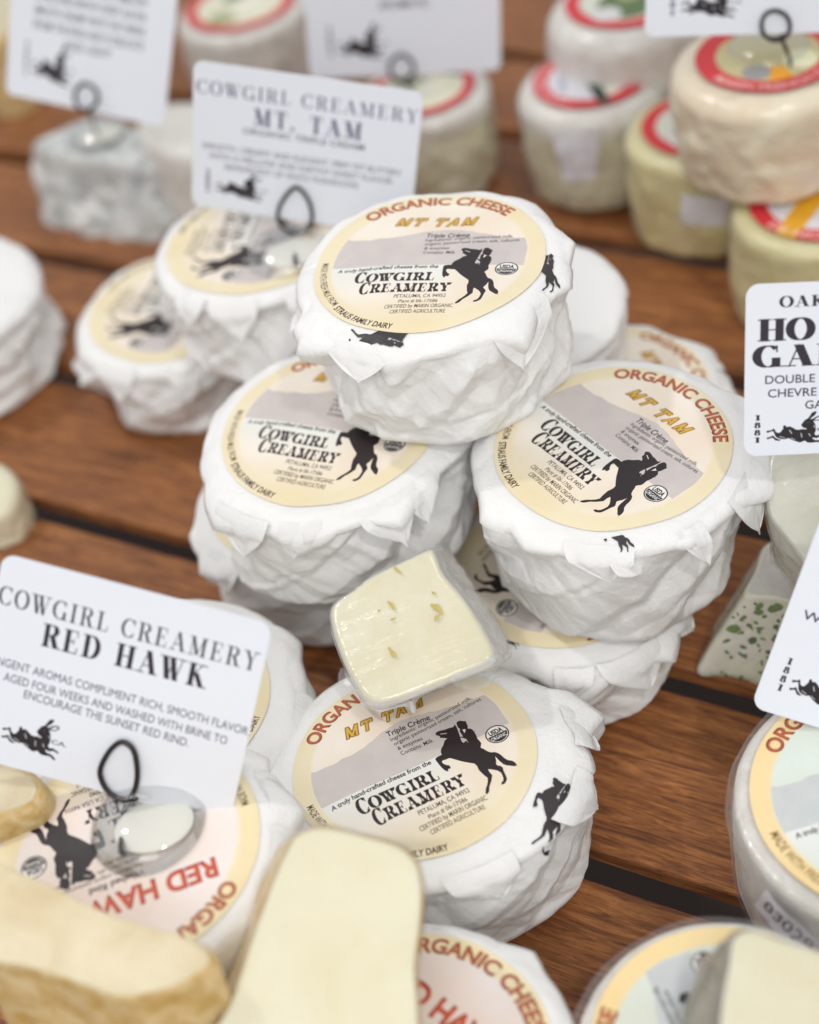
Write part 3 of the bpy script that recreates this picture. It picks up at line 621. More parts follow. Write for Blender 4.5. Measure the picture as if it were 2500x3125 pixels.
tF, wF, RF = wheel("wrapped wheel in the front centre lying on the slats, rider print upright on its label", (-.0167, .3084, .0500), (.01, .075, .996), 16.1, R=.0512, H=.0495, seed=41, pleats=[(330, 12, .012, .002, 6), (2, 10, .010, .003, -4), (285, 14, .010, .001, 5)], group=PILE,
    flaps=[(8, 15, .0115, .002), (20, 9, .003, 0), (175, 14, .005, .002), (205, 14, .004, .002), (345, 10, .002, .001)], amp=.0036, taper=.02, rimamp=.0016, sq=(10, 1), bulges=[(345, 75, .0058)])
tE, wE, RE = wheel("wrapped wheel underneath the right second layer wheel, only its front rim and organic seal showing", tuple(at(1542, 1850, .037)+np.array([.0246, .0152, 0])), (0, 0, 1), -136, H=.0368, seed=53, bulges=[(275, 70, .0065)], pleats=[(285, 14, .014, .003, 4), (262, 8, .010, .002, -4), (315, 12, .012, .002, 5)], group=PILE,
    flaps=[(262, 16, .006, .004), (300, 14, .007, .003), (230, 10, .003, .001)], amp=.0046, rimamp=.0026, sq=(12, 1))
tC, wC, RC = wheel("wrapped wheel underneath the left second layer wheel, a thin yellow crescent of label showing", CC(942, 1496, .0490), (-.0, 0, 1), 40, H=.0485, seed=61, pleats=[(215, 12, .012, .002, 4)], group=PILE,
    flaps=[(205, 20, .006, .004), (185, 12, .004, .001)], amp=.002, rimamp=.002, sq=(8, 2))
tC2, wC2, RC2 = wheel("wrapped wheel on the slats hidden behind the big name card at the left", CC(478, 2150, .0495), (0, 0, 1), 75, H=.049, R=.0535, seed=67, pleats=[(340, 12, .012, .002, 4)], group=PILE,
    flaps=[(330, 16, .005, .004), (20, 12, .004, .001)], amp=.0034, rimamp=.0016, sq=(10, 1))
tG, wG, RG = wheel("red lettered wrapped wheel lying upside down beneath the big name card at lower left", (-.1057, .2767, .0804), (-.004, -.003, 1), -170.9, H=.0795, seed=71, pleats=[(345, 12, .012, .003, 4), (15, 10, .014, .003, -4)], kind='red',
    flaps=[(5, 16, .006, .002), (345, 12, .004, .003), (30, 12, .004, .001)], amp=.0034, rimamp=.0018, sq=(10, 2))
tH, wH, RH = wheel("red lettered wrapped wheel cut off by the bottom edge of the photo", CC(1254, 3251, .05), (0, 0, 1), -51, H=.0495, seed=79, kind='red',
    flaps=[(35, 12, .003, 0), (95, 12, .0025, 0)], amp=.0018, rimamp=.002, detail=.8)
BACK = "blurred wrapped wheels standing behind the pile"
tK, wK, RK = wheel("leftmost blurred wrapped wheel behind the pile, leaning under its neighbour", (-.0866, .5995, .0480), (.03, -.02, 1), -118, H=.0475, seed=83, pleats=[(230, 14, .014, .003, 4), (275, 12, .014, .003, -4)], group=BACK,
    flaps=[(200, 24, .004, .003)], amp=.0065, rimamp=.0015, detail=.6, sq=(9, 1))
tL, wL, RL = wheel("blurred wrapped wheel below the central name card, carrying its clip stand", CC(790, 722, .096), (.02, .02, 1), -108, H=.047, seed=89, pleats=[(250, 14, .014, .003, 4), (290, 12, .016, .003, -4), (225, 10, .01, .002, 2)], group=BACK,
    flaps=[(300, 20, .003, .003)], amp=.0065, rimamp=.0015, detail=.6, sq=(9, 1))
tM, wM, RM = wheel("wrapped wheel behind the right side of the pile, its label half covered", CC(1855, 1190, .05), (0, 0, 1), -84, H=.0495, seed=97, pleats=[(345, 14, .014, .003, 4), (10, 10, .010, .003, 0)], group=BACK,
    flaps=[(20, 14, .006, .003), (345, 14, .006, .003)], amp=.0035, rimamp=.004, detail=.7)
tN, wN, RN = wheel("wrapped wheel directly behind the topmost wheel, only its right shoulder showing", CC(1560, 912, .084), (0, 0, 1), 0, H=.036, seed=101, group=BACK, lab=False, amp=.002, rimamp=.003, detail=.6)
tP, wP, RP = wheel("greyish wrapped wheel at the left edge, halfway up the photo", CC(-190, 880, .055), (.1, -.05, 1), 0, H=.054, seed=103, group=BACK, lab=False, amp=.005, rimamp=.0015, detail=.6, R=.05)
# printed riders on the wrapping paper
decal([wA], 1668, 832, .0195, -6, tA, sx=.75)
decal([wA], 1150, 1026, .0205, -98, tA)
decal([wA], 1705, 640, .019, -84, tA)
decal([wD], 1885, 1642, .014, 8, tD, clip=lambda X, Y: Y < -.2)
decal([wD], 2005, 1975, .013, 60, tD)
decal([wF], 1680, 2482, .0255, -32, tF, sx=.72)
decal([wM], 1840, 1068, .016, 0, tM)
decal([wE], 1555, 1962, .008, 60, tE)
# folded paper corners
fold([(1855, 1675, .500), (1925, 1655, .503), (1965, 1740, .496), (1900, 1762, .490), (1868, 1735, .492)], 0, tD)
fold([(900, 955, .549), (985, 925, .541), (1010, 1010, .533), (888, 1022, .541)], 0, tA)
# ================================================================== name cards on wire clips
CARD_BG = (227, 231, 239)
NAVY = (44, 38, 52)
def card_canvas(name, kind):
    c = Canvas(name, 1064, 800, (0, 1.333), (0, 1), CARD_BG); T = c.text; k = (46, 38, 50) if kind in ('rh', 'ho', 'wr') else (98, 96, 124)  # rear cards: paler lettering, overexposure wash put into the ink colour
    dx = 0
    if kind == 'rh':
        c.serif("COWGIRL CREAMERY", .015, .765, 1.305, .088, k, thick=.15, thin=.04, track=.14)
        c.serif("RED HAWK", .255, .622, 1.075, .108, k, thick=.22, thin=.045, track=.12)
        T("PUNGENT AROMAS COMPLIMENT RICH, SMOOTH FLAVOR", -.0, .478, 1.325, .458, .042, (70, 66, 90), bold=.001)
        T("AGED FOUR WEEKS AND WASHED WITH BRINE TO", .105, .41, 1.235, .388, .042, (70, 66, 90), bold=.001)
        T("ENCOURAGE THE SUNSET RED RIND.", .218, .352, 1.055, .328, .042, (70, 66, 90), bold=.001)
    elif kind == 'mt':
        c.serif("COWGIRL CREAMERY", .02, .79, 1.32, .09, k, thick=.15, thin=.04, track=.14)
        c.serif("MT. TAM", .36, .625, 1.00, .115, k, thick=.22, thin=.05, track=.16)
        T("ORGANIC TRIPLE CREAM", .30, .56, 1.02, .56, .04, (70, 66, 90), bold=.01)
        for i, (s, a, b) in enumerate((("SMOOTH, CREAMY AND ELEGANT, FIRM YET BUTTERY", .06, 1.25), ("WITH A MELLOW AND EARTHY SWEET FLAVOR", .10, 1.20), ("REMINISCENT OF WHITE MUSHROOMS", .20, 1.0))):
            T(s, a, .42-.065*i, b, .42-.065*i, .042, (70, 66, 90), bold=.001)
    elif kind == 'ho':
        c.serif("OAK", .165, .862, .385, .062, k, thick=.22, thin=.05, track=.12); c.serif("HO", .06, .672, .33, .125, k, thick=.28, thin=.05)
        c.serif("GAL", .045, .52, .46, .125, k, thick=.28, thin=.05, track=.1)
        T("DOUBLE", .10, .423, .345, .423, .05, (50, 44, 66), bold=.012); T("CHEVRE", .115, .343, .355, .343, .05, (50, 44, 66), bold=.012)
        T("GA", .30, .268, .39, .268, .05, (50, 44, 66), bold=.012)
    elif kind == 'wr':
        T("WRAPPED IN", .085, .47, .62, .47, .045, (50, 44, 66), bold=.012)
    elif kind == 'tr':
        c.serif("TRUFFLE", .35, .64, 1.0, .10, k, thick=.2, thin=.05, track=.12); T("VELVETY, RICH AND CREAMY", .2, .48, 1.1, .48, .05, (70, 66, 90), bold=.0); T("AROMATIC", .5, .39, .85, .39, .05, (70, 66, 90), bold=.01)
    elif kind == 'tl':
        c.serif("TRUFFLE", .30, .80, 1.05, .10, k, thick=.2, thin=.05, track=.12)
        for i in range(6): T(("FRESH GOAT MILK CHEESE WITH A", "THIN LAYER OF ASH AND A MELLOW", "CITRUS AND EARTHY SWEET FLAVOR", "SMOOTH CREAMY PASTE THAT RIPENS", "FROM THE RIND AND IS DELICATE", "AND LIGHT")[i], .2+.25*(i == 5), .68-.075*i, 1.1-.25*(i == 5), .68-.075*i, .045, (70, 66, 90), bold=.01)
    ox, oy, s = {'rh': (0, 0, 1), 'mt': (0, 0, 1), 'ho': (-.03, -.035, 1), 'wr': (.01, .0, 1.0)}.get(kind, (.05, 0, 1.1))
    for P, col in ((RAB, (34, 28, 32)), (RAB2, (34, 28, 32)), (RABH, CARD_BG)): c.poly([(ox+x*s, oy+y*s) for x, y in P], col)
    for x0, y0, x1, y1 in ((.33, .218, .345, .226), (.345, .215, .352, .223), (.255, .18, .268, .16), (.205, .145, .235, .136), (.262, .132, .285, .122), (.312, .16, .318, .135), (.352, .155, .36, .14), (.375, .2, .381, .19)):
        d = .0022; c.poly([(ox+x0*s-d, oy+y0*s), (ox+x0*s+d, oy+y0*s+d), (ox+x1*s+d, oy+y1*s), (ox+x1*s-d, oy+y1*s-d)], (196, 196, 204))
    for i, ch in enumerate("1881"): c.serif(ch, ox+.088*s-.005, oy+(.245-.044*i)*s, ox+.088*s+.024*s, .032*s, k, thick=.26, thin=.06)
    T("CA.", ox+.392*s, oy+.168*s, ox+.47*s, oy+.168*s, .022*s, k, bold=.01)
    return c.image()
def card(label, kind, TLp, TRp, BLp, dz, clip=None, cardr=.07):
    """TLp.. = (px, py, camera depth)"""
    a, b, c = [CAMP+ray(p[0], p[1])*p[2] for p in (TLp, TRp, BLp)]
    e1 = b-a; W = np.linalg.norm(e1); e1 = e1/W; e2 = c-a; e2 = e2-e1*(e2@e1); Hh = np.linalg.norm(e2); e2 = e2/Hh; n = np.cross(e2, e1)
    if n@(CAMP-a) < 0: n = -n
    t = thing("name_card", label, "price card", tuple(a+e2*Hh)); r = .0042; out = []
    for cx, cy, a0 in ((r, r, 180), (W-r, r, 270), (W-r, Hh-r, 0), (r, Hh-r, 90)):
        for q in np.linspace(a0, a0+90, 9): out.append((cx+r*math.cos(math.radians(q)), cy+r*math.sin(math.radians(q))))
    out = np.array(out); P = a+out[:, :1]*e1+out[:, 1:]*e2; m = len(out); th = .0006
    V = np.vstack([P, P-n*th]); F = [list(range(m)), [m+i for i in range(m)][::-1]]+[[i, (i+1) % m, m+(i+1) % m, m+i] for i in range(m)]
    uv = np.stack([out[:, 0]/W, 1-out[:, 1]/Hh], 1)
    mesh("card", V, F, print_mat("printed_card_"+kind, card_canvas("card_"+kind, kind), .32, .03, .25), t, False, uv=np.vstack([uv, uv]))
    return t, (a, e1, e2, n, W, Hh)
def clip_stand(label, frame_, loop_px, stem_px, base_px, base_z, group, r=.00085, br=.0180, round_=False):
    a, e1, e2, n, W, Hh = frame_
    base = at(base_px[0], base_px[1], base_z); t = thing("clip_stand", label, "card holder", tuple(base), group)
    L = np.array([on_plane(px, py, a+n*.0017, n) for px, py in loop_px]); loop = spline(L, 8, True); tube("wire_loop", loop, r, WIRE, t, True)
    tube("wire_loop", spline(L-n*.0048, 8, True)[:-3], r, WIRE, t, True)
    S = [on_plane(px, py, a+n*.0005, n) for px, py in stem_px[:-1]]; S.append(at(stem_px[-1][0], stem_px[-1][1], base_z+.004)); S.append(base*0+np.array([S[-1][0], S[-1][1], base_z+.001]))
    tube("wire_stem", spline(S, 8), r, WIRE, t)
    N = 56; q = np.linspace(0, 2*math.pi, N, endpoint=False); rings = []
    for rr, z in ((.3, .0078), (.55, .0072), (.75, .006), (.88, .0042), (.96, .0022), (1, .0008), (1, 0.0002), (.5, .0002)): rings.append(base+np.stack([rr*br*np.cos(q), rr*br*np.sin(q), np.full(N, z)], 1))
    loft_part("clear_base", rings, 0, len(rings), PLASTIC, t, True, True)
    rings = [base+np.stack([rr*br*np.cos(q)*.8+.002, rr*br*np.sin(q)*.62-.001, np.full(N, z)], 1) for rr, z in ((.4, .0016), (.7, .0015), (.84, .0012), (.88, .0008), (.4, .0005))]
    loft_part("white_pad", rings, 0, len(rings), PUTTY, t, True, True)
    return t
CL = "wire clips on clear round bases"
t, fr = card("big name card with three lines of small print, clipped at the lower left", 'rh', (8, 1688, .452), (834, 1906, .447), (-72, 2312, .470), 0)
clip_stand("clip in front of the lower left card, standing on the red lettered wheel", fr,
    [(375, 2265), (407, 2290), (419, 2350), (413, 2405), (390, 2438), (352, 2432), (322, 2405), (305, 2360), (318, 2318), (345, 2280)], [(418, 2434), (396, 2452), (378, 2475), (374, 2520), (369, 2590)], (452, 2520), .0804, CL)
t, fr = card("blurred name card standing upright behind the topmost wheel, text soft", 'mt', (590, 183, .618), (1294, 282, .612), (532, 618, .655), 0)
clip_stand("clip of the central blurred card, standing on the wheel behind the pile", fr,
    [(900, 572), (935, 600), (952, 650), (945, 690), (910, 712), (872, 700), (848, 668), (858, 620)], [(905, 700), (903, 745), (900, 790)], (880, 775), .096, CL)
card("name card at the right edge with large black letters and a leaping rabbit", 'ho', (2278, 868, .472), (3120, 832, .472), (2246, 1394, .486), 0)
card("tilted name card at the right edge, mostly blank with a rabbit at its foot", 'wr', (2522, 1540, .465), (3300, 1780, .465), (2350, 2175, .48), 0)
t, fr = card("large blurred name card in the top left corner", 'tl', (48, -310, .70), (562, -200, .70), (-30, 275, .745), 0)
clip_stand("clip of the top left card, standing on the grey cheese", fr, [(262, 255), (292, 275), (296, 310), (270, 335), (240, 330), (228, 295), (238, 265)], [(262, 335), (275, 350), (290, 400)], (300, 415), .044, CL)
t, fr = card("blurred name card at the top centre, one heading line at its upper edge", 'tr', (905, -300, .74), (1525, -330, .74), (925, 243, .79), 0)
clip_stand("clip of the top centre card", fr, [(1225, 165), (1255, 185), (1262, 220), (1240, 248), (1208, 248), (1190, 215), (1196, 185)], [(1230, 248), (1245, 262), (1262, 280)], (1250, 265), .052, CL)
t, fr = card("blurred name card in the top right corner showing a rabbit", 'tp', (1990, -420, .60), (2720, -440, .60), (2010, 112, .63), 0)
clip_stand("clip of the top right card, standing on the tall waxed cheese", fr, [(2365, 32), (2398, 45), (2412, 78), (2400, 112), (2366, 124), (2335, 108), (2325, 75), (2336, 44)], [(2385, 120), (2400, 150), (2412, 185)], (2345, 150), .112, CL, br=.018)
# ================================================================== cheeses in film
def film_wheel(label, Cc, R, H, seed, kind=None, labR=.041, ang=0, n=(0, 0, 1), rind=RIND_W, lmat=None, taper=.06, rb=.006, group=None, film=True, amp=.0012, name="wrapped_cheese", detail=1.0, skirt=0.0, side=None):
    Cc = np.array(Cc, float); ex, ey, nz = frame(n, ang); t = thing(name, label, "cheese", tuple(Cc-nz*H), group)
    N = int(240*detail); th = np.linspace(0, 2*math.pi, N, endpoint=False); u = th/(2*math.pi); B = np.stack([ex, ey, nz]); ct, st = np.cos(th), np.sin(th)
    def rings(off):
        R_ = []
        for f in np.linspace(.04, 1-rb/R, 26):
            x, y = f*R*ct, f*R*st; z = fbm(x*50, y*50, seed, 3)*.0012+off; R_.append(np.stack([x, y, z], 1))
        for a in np.linspace(0, math.pi/2, 8)[1:]:
            r = R-rb+rb*math.sin(a)+off+fbm(u*18, a+0*u, seed+1, 3, 18)*amp*(a/1.6); R_.append(np.stack([r*ct, r*st, -rb*(1-math.cos(a))+off+0*r], 1))
        for v in np.linspace(0, 1, 40)[1:]:
            am = (crumple(u*13, v*2.5+0*u, seed+60, 13)*amp*1.2+fbm(u*40, v*8+0*u, seed+4, 3, 40)*amp)*min(1, v*5+.2)+fbm(u*18, 1.57+0*u, seed+1, 3, 18)*amp*(1-v)
            bulge = .03*math.sin(v*math.pi); r = R*(1-taper*v+bulge)+am+off
            if v > .85: r = r-rb*1.2*((v-.85)/.15)**2
            R_.append(np.stack([r*ct, r*st, -rb-(H-rb)*v+0*r], 1))
        return [Cc+p@B for p in R_]
    R0 = rings(0); b = loft_part("rind", R0, 0, 36, rind, t, True, False); b = loft_part("side_rind", R0, 35, len(R0), side or rind, t, False, True)
    if kind or lmat:
        m = 72; q = np.linspace(0, 2*math.pi, m, endpoint=False); V = [(0, 0)]; rs = np.linspace(0, 1, 20)[1:]
        for f in rs:
            for a in q: V.append((f*labR*math.cos(a), f*labR*math.sin(a)))
        V = np.array(V); z = fbm(V[:, 0]*50, V[:, 1]*50, seed, 3)*.0012+.0017; P = Cc+np.column_stack([V, z])@B
        mesh("round_label", P, [[0, 1+j, 1+(j+1) % m] for j in range(m)]+(grid_faces(len(rs), m)+1).tolist(), lmat or LAB[kind], t, True, uv=V/labR*.5+.5)
    if film:
        R2 = rings(.0011)
        if skirt:                                               # loose film standing off the shoulder
            k0 = 30
            for i in range(24, len(R2)):
                w = math.exp(-((i-34)/6)**2)*skirt; jj = np.clip(crease(u*11, 0*u+.4, seed+9, 11, 1.2)+.25, 0, 1)
                dirv = np.stack([ct, st, 0*ct], 1)@B; R2[i] = R2[i]+dirv*(w*jj)[:, None]
        b = loft_part("clear_film", R2, 0, len(R2)-2, FILM, t, True, False)
    return t, b, R0
FW = "film wrapped wheels with green centred labels"
tI, bI, RI = film_wheel("film wrapped wheel with a greenish label at the right edge, number sticker on its side", (.1242, .2533, .052), .0475, .0515, 111, 'green', .0427, 3, group=FW, skirt=.0022, taper=.03, rb=.004)
tJ, bJ, RJ = film_wheel("film wrapped wheel with a greenish label at the bottom, carrying a cut wedge", (.0523, .1874, .0495), .042, .049, 113, 'green', .038, 98, group=FW, skirt=.0024, rb=.004)
cv = Canvas("number_sticker", 256, 96, (0, 2.6), (0, 1), (232, 230, 238)); cv.text("83029", .25, .3, 2.35, .3, .5, (74, 74, 84), bold=.0); im = cv.image()
sticker([bI], [(2345, 2712), (2520, 2875), (2478, 2935), (2308, 2758)], print_mat("number_sticker", im), tI, lift=.0006)
def ring_label(name, spec):
    c = Canvas(name, 256, 256, (-1, 1), (-1, 1), (206, 50, 58)); c.circle(0, 0, 1.0, (206, 50, 58))
    spec(c); return print_mat(name, c.image(), .4)
def specA(c):
    c.circle(0, 0, .74, (216, 216, 222)); c.poly([(.0, -.74), (.35, -.65), (.66, -.3), (.74, 0), (.6, .4), (.3, .68), (.0, .74)], (226, 224, 206))
    c.poly([(-.05, -.95), (.16, -.95), (.10, 0), (.16, .95), (-.05, .95), (-.12, 0)], (50, 66, 58)); c.text("LAIT", -.5, -.3, -.35, .3, .14, (120, 120, 150), bold=.02)
    c.text("DOUBLE CREAM CHEESE", 0, 0, 0, 0, .13, (228, 190, 190), bold=.02, arcinfo=(.87, 230, 120))
def specB(c):
    c.circle(0, 0, .8, (222, 220, 196)); c.poly([(-.1, .8), (.8, .8), (.8, .1), (.45, .35), (.1, .5)], (56, 50, 84))
    c.circle(-.35, -.42, .26, (168, 172, 132)); c.circle(-.1, .3, .2, (110, 130, 80)); c.circle(.1, -.1, .34, (228, 226, 208))
def specC(c):
    c.circle(0, 0, .72, (196, 186, 140)); c.poly([(-.2, -.72), (.12, -.72), (.08, -.35), (-.15, -.35)], (232, 160, 30)); c.circle(.35, -.3, .24, (226, 226, 190)); c.circle(-.3, -.4, .2, (150, 150, 150))
    c.text("MARIN FRENCH CHEESE", 0, 0, 0, 0, .14, (230, 190, 180), bold=.03, arcinfo=(.87, 200, 340))
def specD(c):
    c.circle(0, 0, .74, (222, 220, 226)); c.poly([(-1, -.72), (-.7, -.85), (.6, .5), (.3, .75)], (226, 166, 40)); c.text("DE NORMANDIE", 0, 0, 0, 0, .15, (236, 200, 190), bold=.03, arcinfo=(.87, 200, 330))
def specE(c): c.circle(0, 0, .76, (206, 208, 196)); c.circle(0, -.2, .5, (90, 110, 70)); c.circle(-.4, -.4, .25, (206, 206, 206)); c.circle(.1, .1, .2, (160, 170, 120))
LA, LB, LC, LD, LE = [ring_label("red_ring_label_"+k, f) for k, f in (("band", specA), ("flower", specB), ("amber", specC), ("stripe", specD), ("herb", specE))]
RG_ = "tall cheeses with red ringed labels"
def qw(label, px, py, z, R, H, seed, rind, lmat, labR, ang=0, n=(0, 0, 1), **k):
    return film_wheel(label, CC(px, py, z), R, H, seed, lmat=lmat, labR=labR, ang=ang, n=n, rind=rind, group=RG_, name="tall_cheese", detail=.7, **k)
t1, b1, _ = qw("tall white rinded cheese with a red ring label split by a dark stripe", 1800, 245, .062, .0375, .062, 121, RIND_W, LA, .0290, 0, rb=.009, taper=.12, side=RIND_TAN)
qw("white cheese behind the dark striped one, its red ring label cut by the photo edge", 1905, 5, .088, .040, .088, 123, RIND_W, LE, .030, rb=.012)
t3, b3, _ = qw("big film wrapped cheese at the upper right under a clip stand", 2345, 175, .112, .0425, .056, 127, RIND_CREAM, LC, .0315, 0, rb=.009, amp=.0018, taper=.14)
t2, b2, _ = qw("olive toned cheese squeezed between the striped one and the right stack", 2140, 385, .058, .037, .058, 129, RIND_OLIVE, LE, .0285, taper=.1)
t4, b4, _ = qw("yellowish cheese at the right edge with a stripe across its red label", 2500, 620, .056, .038, .056, 131, RIND_OLIVE, LD, .0305, taper=.02)
qw("white cheese at the top left with a red and dark blue bordered label", 735, 20, .055, .040, .055, 133, RIND_W, LB, .0335, rb=.007)
t6, b6, _ = qw("cheese half hidden by the central card, red arc on its top", 1290, 275, .056, .036, .056, 137, RIND_W, LB, .028, amp=.0022, side=RIND_TAN)
cw = Canvas("white_sticker", 64, 64, (0, 1), (0, 1), (222, 222, 228)); cw.text("CHEVRE", .15, .6, .85, .6, .08, (160, 160, 170)); WS = print_mat("blank_sticker", cw.image())
sticker([b1], [(1690, 400), (1828, 395), (1818, 545), (1722, 550)], WS, t1)
sticker([b2], [(2085, 590), (2225, 600), (2215, 690), (2078, 675)], WS, t2)
# other cheeses
slab("ash grey goat cheese log end under the top left card", "cheese", [(140, 395), (280, 345), (430, 380), (500, 450), (460, 500), (290, 490), (130, 460), (85, 425)], (280, 430, .044), (0, -.05, 1), (-.004, -.012, -.040), rb=.010, face=RIND_GREY, rind=RIND_GREY, name="ash_cheese", seed=9, taper=1.08, N=140, facename="top_face", sideamp=.0045, bump=.002)
slab("white cheese peeking out left of the central card", "cheese", [(430, 330), (560, 300), (700, 330), (700, 430), (560, 470), (420, 420)], (560, 380, .052), (0, 0, 1), (0, -.004, -.05), rb=.008, face=RIND_W, rind=RIND_W, name="white_cheese", seed=19, N=120, facename="top_face", taper=1.05)
slab("small cream cheese piece at the left edge", "cheese", [(-90, 1410), (-20, 1395), (45, 1440), (62, 1500), (40, 1560), (-20, 1590), (-100, 1570)], (-30, 1490, .022), (.1, -.3, 1), (0, 0, -.02), rb=.006, face=PASTE, rind=PASTE, name="cheese_piece", seed=29, N=100)
slab("pinkish cheese in the top left corner behind the card", "cheese", [(-120, -80), (30, -60), (60, 40), (20, 110), (-100, 120)], (-30, 40, .05), (0, 0, 1), (0, -.005, -.05), rb=.006, face=RIND_PINK, rind=RIND_Y, name="cheese_piece", seed=31, N=100, facename="top_face")
# cut wedges
W1 = [(1312, 1668), (1240, 1700), (1138, 1748), (1075, 1796), (1008, 1848), (1010, 1915), (1048, 2026), (1098, 2120), (1142, 2150), (1214, 2135), (1364, 2078), (1490, 2028), (1512, 1996), (1488, 1935), (1420, 1825), (1355, 1745), (1328, 1684)]
tW1, aW1, bW1, RW1 = slab("small film wrapped wedge with tiny holes, resting on the front centre wheel", "cheese", W1, (1270, 1910, .078), (-.12, -.30, 1), tuple(unit(ray(1270, 1960))*.021+np.array([.0065, .002, 0])), rb=.003, seed=5, sideamp=.0012, rim=3, filmmat=FILM_L,
    eyes=[(1214, 1742, .0020, .0005, -1.0), (1197, 1850, .0021, .0006, -1.2), (1335, 1858, .0026, .0010, -1.0), (1335, 1887, .0014, .0007, .6), (1199, 1995, .0022, .0007, -1.2), (1201, 1892, .0010, .0004, 0), (1158, 1866, .0006, .0004, 0), (1326, 1813, .0010, .0004, -.8)])
W2 = [(872, 2595), (900, 2550), (950, 2525), (1015, 2524), (1120, 2548), (1215, 2576), (1268, 2618), (1290, 2690), (1290, 2800), (1272, 2950), (1250, 3250), (900, 3330), (600, 3260), (690, 3080), (760, 2880), (825, 2700)]
slab("tall cut wedge standing in the foreground centre, pale yellow face with brown rind", "cheese", W2, (1070, 2620, .100), (.0, -.42, .9), tuple(unit(ray(1070, 2700))*.036+np.array([-.0085, 0, -.002])), rb=.0022, rind=RIND_Y, seed=15, sideamp=.0012, rim=2, filmmat=FILM_S)
W3 = [(-120, 2570), (0, 2627), (150, 2692), (260, 2749), (365, 2793), (527, 2842), (609, 2866), (652, 2905), (655, 2945), (600, 2988), (507, 3029), (365, 3049), (243, 3009), (81, 2956), (-120, 2890)]
slab("brown rinded cheese wrapped in film at the bottom left corner", "cheese", W3, (300, 2920, .105), (0, -.10, 1), (-.002, -.014, -.10), rb=.004, face=RIND_PINK, rind=RIND_Y, seed=25, sideamp=.0034, bump=.0010, taper=1.0, name="washed_cheese", facename="top_face", rim=2, film=False)
W4 = [(2235, 2852), (2290, 2828), (2350, 2848), (2420, 2868), (2520, 2900), (2640, 2960), (2640, 3300), (2400, 3420), (2150, 3330), (2185, 3180), (2200, 3050), (2222, 2930)]
slab("cut wedge at the bottom right lying on a greenish labelled wheel, grey rind at left", "cheese", W4, (2380, 3000, .088), (.22, -.18, 1), (-.009, .010, -.034), rb=.003, rind=RIND_DARK, seed=35, sideamp=.0014, rim=2)
W5 = [(-90, 2260), (20, 2285), (100, 2345), (150, 2400), (140, 2460), (80, 2500), (-90, 2520)]
slab("film wrapped brown rinded piece at the left edge behind the red lettered wheel", "cheese", W5, (60, 2420, .088), (.1, -.1, 1), (0, 0, -.085), rb=.006, face=RIND_PINK, rind=RIND_Y, seed=45, name="cheese_piece", facename="top_face", filmmat=FILM_S)
def ribbon(pts, z, h, parent, mat=PAPER, name="paper_tab", lean=(0, 0, 0)):
    P = spline([at(px, py, z) for px, py in pts], 8); n_ = len(P); k = 5; V = []
    for j in range(k): V += [tuple(p+np.array([0, 0, h])*j/(k-1)+np.array(lean)*(j/(k-1))**2) for p in P]
    V += [tuple(np.array(v)+np.array([0, .0003, 0])) for v in V]
    F = grid_faces(k, n_, False).tolist(); F += [[i+k*n_ for i in f][::-1] for f in F]
    return mesh(name, V, F, mat, parent)
ribbon([(1062, 2085), (1082, 2120), (1120, 2158), (1165, 2172), (1210, 2160), (1240, 2158), (1258, 2176), (1270, 2168), (1270, 2146), (1284, 2126), (1320, 2108), (1360, 2096)], .0525, .0065, tW1)
fold([(1385, 2060, .468), (1528, 1992, .474), (1520, 2050, .474), (1478, 2105, .470), (1395, 2095, .468)], 0, tW1, "film_corner", FILM_H)
fold([(1040, 2040, .470), (1075, 2085, .468), (1085, 2105, .468), (1036, 2092, .470)], 0, tW1, "film_corner", FILM_H)
# herb cheese: white top, green flecked cut side
def herb_mat():
    t = NT("herb_paste"); v = t.tex(); a = t.noise(v, 48, 3, .6, .4)
    base = t.ramp(a, [(.35, srgb(243, 241, 226)), (.7, srgb(232, 232, 202))]); t.l(base, t.b.inputs['Base Color']); t.b.inputs['Roughness'].default_value = .35
    t.b.inputs['Subsurface Weight'].default_value = .3; t.b.inputs['Subsurface Radius'].default_value = (.005, .004, .002); t.b.inputs['Subsurface Scale'].default_value = 1
    t.bump(t.noise(v, 300, 4), .3, .0008); return t.m
HERB = herb_mat(); GREEN = plain("green_herb", srgb(122, 150, 92), .5); GREEN2 = plain("dark_herb", srgb(98, 122, 100), .5)
W6 = [(2268, 1815), (2300, 1740), (2330, 1662), (2400, 1640), (2520, 1700), (2620, 1760), (2620, 1880), (2450, 1846), (2360, 1826)]
tW6, aW6, bW6, RW6 = slab("white topped soft cheese with green herb flecks in its cut side, right of the pile", "cheese", W6, (2350, 1820, .037), (0, -.03, 1), (-.020, -.001, -.036), rb=.0025, face=RIND_W, rind=HERB, seed=55, sideamp=.0007, name="herb_cheese", facename="top_face", film=True, filmmat=FILM_S)
b = bvh_of([bW6]); rnd = random.Random(4)
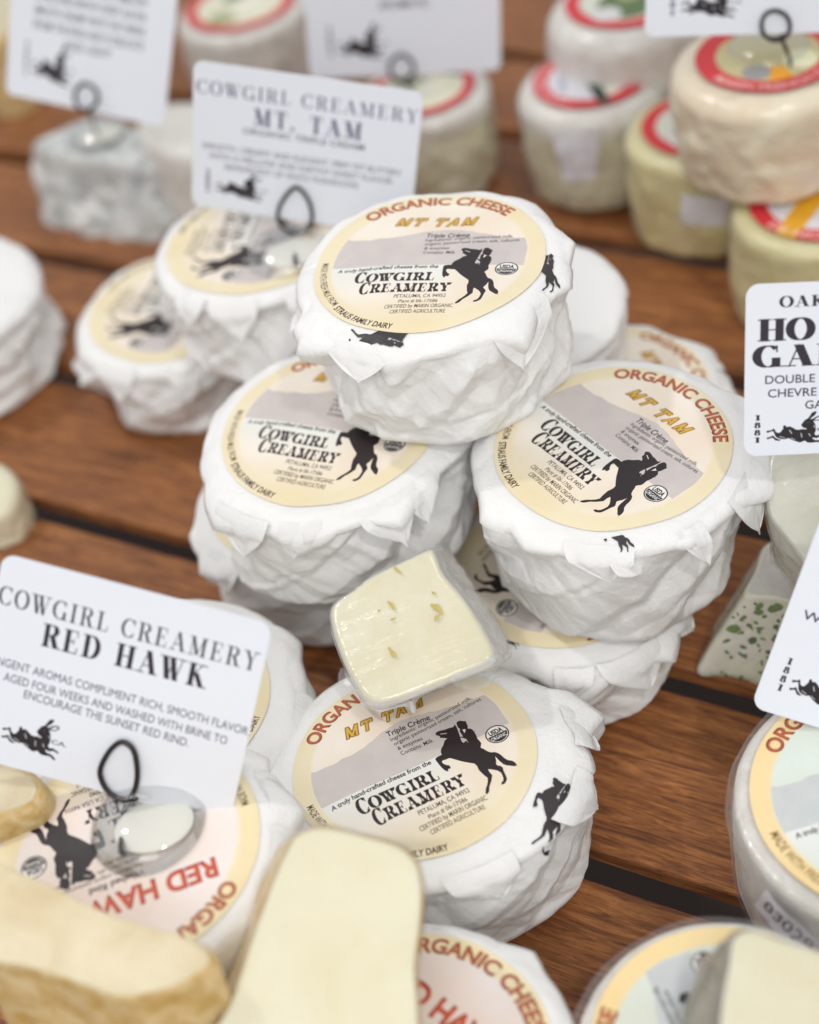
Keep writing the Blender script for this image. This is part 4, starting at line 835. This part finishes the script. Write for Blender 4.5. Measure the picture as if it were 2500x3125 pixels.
for (px, py, L, w, rot, m_) in [(rnd.uniform(2200, 2420), rnd.uniform(1850, 2080), rnd.uniform(.001, .003), rnd.uniform(.0005, .0014), rnd.uniform(-1.5, 1.5), rnd.randint(0, 1)) for _ in range(46)]+[(2318, 1850, .0035, .0016, .9, 0), (2316, 1868, .0030, .0022, -.6, 0), (2362, 1858, .0060, .0028, .5, 0), (2376, 1852, .0040, .0018, -.2, 0), (2411, 1859, .0026, .0008, 1.2, 1), (2391, 1880, .0022, .0008, 1.0, 0), (2305, 1842, .0012, .0008, 1.2, 1), (2318, 1925, .0030, .0014, 1.3, 0), (2298, 1955, .0034, .0026, -1.0, 1), (2372, 1960, .0070, .0020, -.7, 0), (2384, 1985, .0060, .0012, -.6, 1), (2240, 1918, .0060, .0024, .3, 0), (2270, 1975, .0030, .0010, -.4, 1), (2365, 2030, .0040, .0030, .2, 1), (2410, 1920, .0040, .0020, .8, 0), (2265, 1998, .0040, .0010, -.5, 1), (2330, 1950, .0030, .0008, -.5, 0), (2345, 1990, .0024, .0012, .5, 1)]:
    h = b.ray_cast(Vector(CAMP), Vector(ray(px, py)).normalized())
    if h[0] is None: continue
    nn = h[1] if h[1].dot(Vector(CAMP)-h[0]) > 0 else -h[1]; nn = np.array(nn); p = np.array(h[0]); e1 = unit(np.cross(nn, [0, .3, 1])); e1, e2 = math.cos(rot)*e1+math.sin(rot)*np.cross(nn, e1), None; e2 = np.cross(nn, e1)
    k = 9; V = [p+nn*.0005]+[p+nn*.0001+e1*L*.55*math.cos(2*math.pi*i/k)*rnd.uniform(.7, 1.2)+e2*w*.7*math.sin(2*math.pi*i/k)*rnd.uniform(.6, 1.3) for i in range(k)]
    mesh("herb_fleck", V, [[0, 1+i, 1+(i+1) % k] for i in range(k)], (GREEN, GREEN2)[m_], tW6)
slab("large pale cheese in cloudy film leaning under the right hand card", "cheese", [(2360, 1360), (2338, 1440), (2334, 1520), (2350, 1580), (2410, 1660), (2475, 1745), (2560, 1820), (2700, 1800), (2720, 1400), (2500, 1330)], (2420, 1560, .085), (-.25, -.35, 1), (.004, .004, -.030), rb=.004, face=RIND_PALE, rind=RIND_PALE, seed=65, name="pale_cheese", facename="top_face", filmmat=FILM_H)
